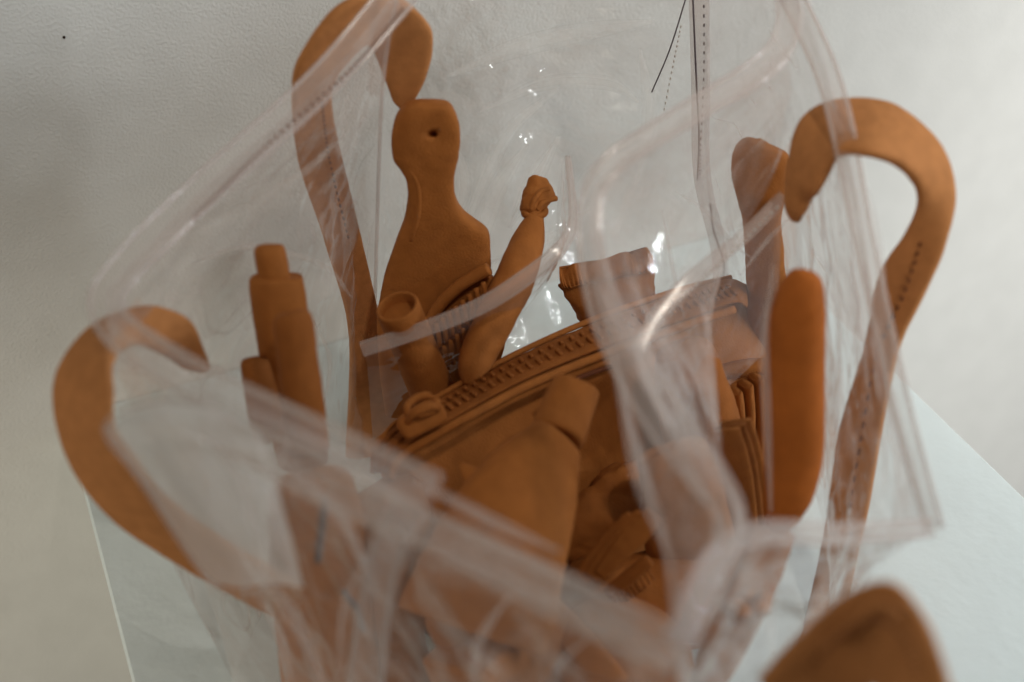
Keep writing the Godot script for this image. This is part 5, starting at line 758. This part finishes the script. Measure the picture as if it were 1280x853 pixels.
	obj("cap", loft([[Vector3(-0.1276, 1.1564, -0.0508), Vector3(0.0028, -0.0004, 0.0007), Vector3(-0.0004, 0.0018, 0.0024)], [Vector3(-0.1279, 1.1556, -0.0502), Vector3(0.006, -0.0004, 0.0013), Vector3(-0.001, 0.0023, 0.0054)], [Vector3(-0.1282, 1.1527, -0.0493), Vector3(0.0072, -0.0001, 0.0012), Vector3(-0.0013, 0.0024, 0.0075)], [Vector3(-0.1286, 1.1446, -0.0469), Vector3(0.0072, 0, 0.0012), Vector3(-0.0013, 0.0016, 0.0077)], [Vector3(-0.1287, 1.1394, -0.0467), Vector3(0.0072, -0.0001, 0.0012), Vector3(-0.0014, 0.0003, 0.0079)]], 24, 36, 2.5, 0.0005), M.clay, at)
	here = Vector3(-0.1333, 1.0592, -0.0206)
	solo("round_stick", loft([[Vector3(-0.1302, 1.1475, -0.0082), Vector3(0.0034, 0.0004, 0.0003), Vector3(-0.0004, 0.0019, 0.0023)], [Vector3(-0.1302, 1.1467, -0.0075), Vector3(0.0069, 0.0001, 0.0011), Vector3(-0.0009, 0.0027, 0.0053)], [Vector3(-0.1305, 1.1427, -0.0058), Vector3(0.0085, -0.0004, 0.0018), Vector3(-0.0013, 0.0027, 0.0069)], [Vector3(-0.1325, 1.1269, -0.0003), Vector3(0.0089, -0.0004, 0.0019), Vector3(-0.0014, 0.0026, 0.0074)], [Vector3(-0.1345, 1.1091, 0.0054), Vector3(0.0094, -0.0004, 0.0019), Vector3(-0.0015, 0.0013, 0.0077)], [Vector3(-0.1359, 1.0822, 0.0066), Vector3(0.0096, -0.0004, 0.002), Vector3(-0.0016, 0.0004, 0.0078)]], 40, 36, 2.0, 0.0006), M.clay_deep, "plain round-topped stick standing right in front of the spray bottle", "stick")
	here = Vector3(-0.1468, 1.0722, -0.0364)
	solo("small_stub", loft([[Vector3(-0.1464, 1.1095, -0.033), Vector3(0.0035, -0.0006, 0.0009), Vector3(-0.0004, 0.0024, 0.0032)], [Vector3(-0.1468, 1.1083, -0.0322), Vector3(0.0062, -0.0001, 0.0009), Vector3(-0.0008, 0.0018, 0.0057)], [Vector3(-0.1469, 1.1011, -0.0304), Vector3(0.0073, 0, 0.001), Vector3(-0.001, 0.0018, 0.0077)], [Vector3(-0.1474, 1.0848, -0.0267), Vector3(0.0082, 0.0002, 0.001), Vector3(-0.0009, 0.0008, 0.0079)], [Vector3(-0.1466, 1.0692, -0.0271), Vector3(0.0083, 0.0004, 0.0008), Vector3(-0.0007, -0.0003, 0.008)]], 30, 30, 2.4, 0.0008), M.clay_deep, "short stub with a flat top, left of the spray bottle", "stub")

	# --- bottle and ribbed roll behind the inner pocket
	here = Vector3(0.0807, 0.9623, -0.0091)
	solo("rounded_bottle", loft([[Vector3(0.0585, 1.0714, -0.0015), Vector3(0.0036, 0.0015, 0.0007), Vector3(-0.0015, 0.0023, 0.0029)], [Vector3(0.0588, 1.0701, -0.0003), Vector3(0.0096, 0.003, 0.0027), Vector3(-0.003, 0.0022, 0.0082)], [Vector3(0.0601, 1.0641, 0.001), Vector3(0.0141, 0.0032, 0.005), Vector3(-0.0047, 0.002, 0.0119)], [Vector3(0.0628, 1.0431, 0.0057), Vector3(0.0173, 0.0038, 0.0063), Vector3(-0.0059, 0.0022, 0.0147)], [Vector3(0.0674, 1.0134, 0.0115), Vector3(0.0191, 0.0041, 0.0071), Vector3(-0.0061, 0.0008, 0.0159)], [Vector3(0.0749, 0.9725, 0.0141), Vector3(0.019, 0.004, 0.0071), Vector3(-0.0056, -0.0001, 0.015)]], 50, 44, 2.2, 0.001), M.clay_deep, "rounded bottle lying behind the clear inner pocket, over the pouch end", "bottle")
	var rb := thing("ribbed_roll", "ribbed accordion-like roll low behind the clear inner pocket, beside the long case", "roll", Vector3(0.1133, 0.9406, -0.0194))
	for k in 6:
		obj("rib", loft([[Vector3(0.0882, 1.0239, -0.0229), Vector3(0.0002, 0.0026, -0.0023), Vector3(-0.0012, 0.0053, 0.0059)], [Vector3(0.1038, 1.0247, -0.0203), Vector3(0.0005, 0.003, -0.0025), Vector3(-0.0019, 0.0065, 0.0074)], [Vector3(0.1215, 1.0246, -0.0149), Vector3(0.0006, 0.0027, -0.0021), Vector3(-0.0018, 0.0051, 0.0059)]].map(func(s): return [s[0] + (Vector3(0.1068, 0.9652, -0.015) - Vector3(0.103, 1.0247, -0.0206)) * (k / 5.0), s[1] * 1.25, s[2]]), 24, 20, 2.2, 0.0008), M.clay, rb)

	# --- rosette at the front right
	var ro := thing("rosette_charm", "elongated charm with a small curled rosette, low in the front right corner", "charm", Vector3(0.0288, 0.9923, 0.1217))
	obj("back_plate", loft([[Vector3(0.0507, 1.0431, 0.1087), Vector3(0.0035, -0.0022, 0.0051), Vector3(-0.0003, 0.0026, 0.0014)], [Vector3(0.0483, 1.0421, 0.1099), Vector3(0.006, -0.0019, 0.0065), Vector3(-0.0004, 0.0047, 0.0018)], [Vector3(0.0304, 1.0351, 0.1251), Vector3(0.0064, -0.002, 0.0069), Vector3(-0.0004, 0.0056, 0.002)], [Vector3(0.0125, 1.0292, 0.1392), Vector3(0.006, -0.0022, 0.0069), Vector3(-0.0003, 0.0056, 0.0021)], [Vector3(-0.0037, 1.0237, 0.1511), Vector3(0.0056, -0.0022, 0.0066), Vector3(-0.0004, 0.0055, 0.0022)], [Vector3(-0.0129, 1.0198, 0.1575), Vector3(0.0043, -0.0017, 0.005), Vector3(-0.0004, 0.0036, 0.0016)]], 40, 32, 4.5, 0.0008), M.clay_deep, ro)
	for k in 5:
		var w := TAU * k / 5.0
		var c: Vector3 = Vector3(0.0173, 1.0411, 0.1421) + Vector3(cos(w), 0.35 * sin(w), 0.9 * sin(w)) * 0.0062
		obj("petal", loft([[c + Vector3(0, -0.002, 0), Vector3(0.0035, 0, 0), Vector3(0, 0, 0.0035)], [c + Vector3(0, 0.0015, 0), Vector3(0.004, 0, 0), Vector3(0, 0, 0.004)], [c + Vector3(0, 0.004, 0), Vector3(0.0018, 0, 0), Vector3(0, 0, 0.0018)]], 14, 18, 2.0, 0.0006, 0, 0.4), M.clay, ro)

	# --- things seen through the front panel
	here = Vector3(-0.1593, 0.9393, 0.0404)
	solo("flat_slab", loft([[Vector3(-0.1418, 1.0856, 0.0285), Vector3(0.0069, 0.0012, 0.0001), Vector3(-0.0001, 0.0003, 0.004)], [Vector3(-0.1412, 1.0822, 0.0288), Vector3(0.0167, -0.0003, 0.003), Vector3(-0.0012, 0.0008, 0.0068)], [Vector3(-0.1429, 1.0567, 0.0315), Vector3(0.0211, -0.0011, 0.0045), Vector3(-0.0016, 0.0012, 0.0077)], [Vector3(-0.147, 1.013, 0.0387), Vector3(0.0225, -0.0013, 0.0049), Vector3(-0.0016, 0.0015, 0.0077)], [Vector3(-0.1516, 0.9675, 0.0473), Vector3(0.0231, -0.0015, 0.0053), Vector3(-0.0017, 0.0012, 0.0077)], [Vector3(-0.1551, 0.9296, 0.0499), Vector3(0.0229, -0.0018, 0.0055), Vector3(-0.0016, 0.0006, 0.0068)]], 40, 40, 4.0, 0.0008), M.clay, "upright flat slab seen through the blurred front panel, below the spray bottle", "slab")
	here = Vector3(-0.1202, 0.9212, 0.043)
	solo("slim_wallet", loft([[Vector3(-0.1159, 1.0499, 0.0338), Vector3(0.0042, 0.0012, -0.0003), Vector3(-0.0001, 0.0012, 0.0038)], [Vector3(-0.1146, 1.0455, 0.0352), Vector3(0.0108, 0.0005, 0.0019), Vector3(-0.0011, 0.0015, 0.0057)], [Vector3(-0.1158, 1.0138, 0.0431), Vector3(0.0124, 0.0001, 0.0027), Vector3(-0.0015, 0.0014, 0.0067)], [Vector3(-0.1173, 0.961, 0.052), Vector3(0.0137, 0.0001, 0.003), Vector3(-0.0015, 0.0016, 0.0067)], [Vector3(-0.1196, 0.931, 0.0621), Vector3(0.0138, 0, 0.0031), Vector3(-0.0013, 0.002, 0.0055)]], 40, 36, 3.5, 0.0008), M.clay_deep, "narrow slab behind the milky vertical fold of the front panel", "wallet")
	here = Vector3(-0.0762, 0.9514, 0.0887)
	solo("small_box", block(Vector3(-0.0755, 0.9825, 0.0905), Basis(Vector3(0.3, 1, -0.1).normalized(), 0.5) * Basis(Vector3(1, 0, 0), -0.5), Vector3(0.03, 0.03, 0.02), 0.002), M.clay, "small box low behind the front panel, at the bottom edge of the photo", "box")
	here = Vector3(-0.0264, 0.9391, 0.0906)
	solo("round_jar", lathe(Vector3(-0.0291, 0.9472, 0.0964), Vector3(0.1, 1, 0.2), [[0.0005, 0.0], [0.034, 0.0], [0.036, 0.003], [0.036, 0.03], [0.033, 0.034], [0.033, 0.044], [0.031, 0.046], [0.0005, 0.046]], 48, 0.0006), M.clay_deep, "squat round jar behind the lower hem of the front panel", "jar")
	here = Vector3(-0.1052, 0.9648, -0.0138)
	solo("soft_purse", loft([[Vector3(-0.0841, 1.031, -0.006), Vector3(0.0034, -0.0026, 0.0034), Vector3(-0.0022, 0.0048, 0.006)], [Vector3(-0.0945, 1.0219, -0.0026), Vector3(0.0114, -0.0082, 0.0108), Vector3(-0.0071, 0.0068, 0.0126)], [Vector3(-0.1091, 0.9997, -0.0034), Vector3(0.0183, -0.0096, 0.0137), Vector3(-0.0093, 0.006, 0.0166)], [Vector3(-0.1216, 0.9736, -0.0002), Vector3(0.0206, -0.0066, 0.0111), Vector3(-0.0081, 0.0045, 0.0177)], [Vector3(-0.13, 0.943, 0.0014), Vector3(0.0146, -0.0036, 0.0068), Vector3(-0.0053, 0.0025, 0.0127)], [Vector3(-0.1337, 0.9309, 0.0031), Vector3(0.0037, -0.0009, 0.0017), Vector3(-0.0018, 0.0012, 0.0045)]], 50, 40, 2.3, 0.002), M.clay, "soft round-cornered purse low behind the front rim, between the slab and the squeeze tube", "purse")
	here = Vector3(0.021, 0.9451, 0.0497)
	solo("wide_purse", loft([[Vector3(-0.0311, 0.9834, 0.046), Vector3(0.0037, 0.0041, -0.0032), Vector3(-0.0016, 0.0057, 0.0054)], [Vector3(-0.0261, 0.9815, 0.0494), Vector3(0.009, 0.0102, -0.0082), Vector3(-0.0035, 0.0128, 0.0121)], [Vector3(-0.0044, 0.974, 0.0636), Vector3(0.0092, 0.0165, -0.0158), Vector3(-0.0052, 0.0177, 0.0154)], [Vector3(0.0259, 0.9757, 0.0736), Vector3(0.0024, 0.0169, -0.0199), Vector3(-0.0044, 0.0183, 0.015)], [Vector3(0.0524, 0.9788, 0.0744), Vector3(-0.0018, 0.0118, -0.016), Vector3(0.0012, 0.0145, 0.0106)], [Vector3(0.0672, 0.9757, 0.069), Vector3(-0.001, 0.0031, -0.0046), Vector3(0.0021, 0.0049, 0.0029)]], 50, 40, 2.5, 0.002), M.clay_deep, "wide purse deep in the shadow at the middle of the bag's bottom", "purse")
	here = Vector3(0.0567, 0.9702, -0.0111)
	solo("tall_packet", loft([[Vector3(0.0237, 1.0579, 0.0528), Vector3(0.007, 0.0027, 0.0011), Vector3(-0.0014, 0.0023, 0.0029)], [Vector3(0.0241, 1.0561, 0.0545), Vector3(0.0155, 0.0039, 0.0045), Vector3(-0.0026, 0.0016, 0.0074)], [Vector3(0.0275, 1.0358, 0.0589), Vector3(0.0184, 0.0035, 0.0066), Vector3(-0.0042, 0.0011, 0.0112)], [Vector3(0.0317, 0.9998, 0.0629), Vector3(0.0202, 0.0028, 0.0084), Vector3(-0.0051, 0.0005, 0.012)], [Vector3(0.0346, 0.9659, 0.0648), Vector3(0.0184, 0.002, 0.0082), Vector3(-0.0041, 0.0002, 0.0091)]], 40, 40, 3.0, 0.0025), M.clay, "creased packet standing behind the broad blurred rim of the inner flap", "packet")
	here = Vector3(-0.0635, 0.9544, 0.0373)
	solo("flat_case", loft([[Vector3(-0.1005, 0.9946, 0.0309), Vector3(0.0027, 0.0022, -0.0017), Vector3(-0.0006, 0.0029, 0.0027)], [Vector3(-0.0944, 0.9912, 0.036), Vector3(0.0101, 0.0077, -0.0059), Vector3(-0.0015, 0.0072, 0.0068)], [Vector3(-0.0735, 0.9776, 0.0549), Vector3(0.0129, 0.0105, -0.0084), Vector3(-0.002, 0.0094, 0.0087)], [Vector3(-0.0454, 0.9637, 0.0768), Vector3(0.0125, 0.0107, -0.0087), Vector3(-0.002, 0.0095, 0.0087)], [Vector3(-0.027, 0.9534, 0.0921), Vector3(0.0081, 0.0066, -0.0052), Vector3(-0.0012, 0.0058, 0.0054)]], 40, 40, 3.0, 0.001), M.clay, "flat case lying low across the front, beneath the squeeze tube", "case")
	here = Vector3(-0.0984, 0.9866, 0.0785)
	solo("bent_tube", loft([[Vector3(-0.0989, 1.0143, 0.0624), Vector3(0.0042, 0.0014, -0.0004), Vector3(-0.0007, 0.0033, 0.0037)], [Vector3(-0.0982, 1.0125, 0.0642), Vector3(0.0085, 0.0023, -0.0002), Vector3(-0.0014, 0.0058, 0.0067)], [Vector3(-0.0954, 1.0023, 0.0736), Vector3(0.0096, 0.0027, -0.0004), Vector3(-0.0012, 0.0055, 0.0083)], [Vector3(-0.0892, 0.9832, 0.0848), Vector3(0.0098, 0.0033, -0.0012), Vector3(-0.0004, 0.0043, 0.009)], [Vector3(-0.0783, 0.9596, 0.0947), Vector3(0.009, 0.0035, -0.0016), Vector3(0.0001, 0.0039, 0.0092)]], 40, 36, 2.2, 0.001), M.clay, "short round-ended tube slanting down beside the dark gap at the bottom edge", "tube")
	here = Vector3(-0.0519, 0.9903, 0.093)
	solo("flat_stick", loft([[Vector3(-0.0528, 1.0091, 0.0706), Vector3(0.0019, 0.0011, -0.0006), Vector3(-0.0006, 0.0016, 0.0011)], [Vector3(-0.051, 1.0077, 0.0738), Vector3(0.0053, 0.0025, -0.0009), Vector3(-0.001, 0.0025, 0.0013)], [Vector3(-0.0444, 0.9997, 0.0948), Vector3(0.0067, 0.003, -0.0009), Vector3(-0.001, 0.0028, 0.0018)], [Vector3(-0.0347, 0.9854, 0.1169), Vector3(0.0067, 0.0029, -0.0008), Vector3(-0.0008, 0.0025, 0.0023)], [Vector3(-0.0285, 0.9732, 0.1291), Vector3(0.0054, 0.0023, -0.0005), Vector3(-0.0006, 0.0019, 0.0022)]], 30, 28, 4.0, 0.0008), M.clay, "flat stick slanting to the lower right, under the front panel's lower hem", "stick")
	var pp := thing("pleated_piece", "fan of narrow pleats between the pouch's right end and the long case", "pleats", Vector3(0.099, 0.9547, -0.0094))
	for k in 7:
		var a0: Vector3 = Vector3(0.0619, 1.0269, 0.0051).lerp(Vector3(0.1012, 1.0386, 0.0037), k / 6.0)
		var a1: Vector3 = Vector3(0.0707, 0.9692, 0.0219).lerp(Vector3(0.0959, 0.9749, 0.02), k / 6.0)
		var dx := (Vector3(0.1012, 1.0386, 0.0037) - Vector3(0.0619, 1.0269, 0.0051)) / 13.0
		obj("pleat", loft([[a0, dx * 0.5, Vector3(0, 0.001, 0.004)], [a0.lerp(a1, 0.06), dx, Vector3(0, 0.002, 0.007)], [a0.lerp(a1, 0.5), dx * 0.9, Vector3(0, 0.002, 0.007)], [a1, dx * 0.7, Vector3(0, 0.001, 0.005)]], 24, 20, 2.4, 0.0012), M.clay, pp)
	here = Vector3(0.0022, 0.9519, -0.0301)
	solo("crumpled_wrap", loft([[Vector3(-0.0278, 0.9889, 0.0293), Vector3(-0.0012, 0.0029, -0.0037), Vector3(-0.0019, 0.0042, 0.0039)], [Vector3(-0.0212, 0.9918, 0.0294), Vector3(-0.0039, 0.0079, -0.0104), Vector3(-0.0018, 0.0091, 0.0076)], [Vector3(-0.0016, 0.9971, 0.0257), Vector3(-0.0059, 0.0088, -0.0123), Vector3(-0.0017, 0.0109, 0.0086)], [Vector3(0.0193, 1.0057, 0.0198), Vector3(-0.0067, 0.0072, -0.0109), Vector3(-0.0013, 0.0096, 0.0071)], [Vector3(0.0313, 1.0101, 0.0141), Vector3(-0.003, 0.0026, -0.0042), Vector3(-0.0002, 0.005, 0.0033)]], 50, 44, 2.2, 0.006), M.clay_deep, "crumpled wrap in the dark gap just right of the squeeze tube", "wrap")
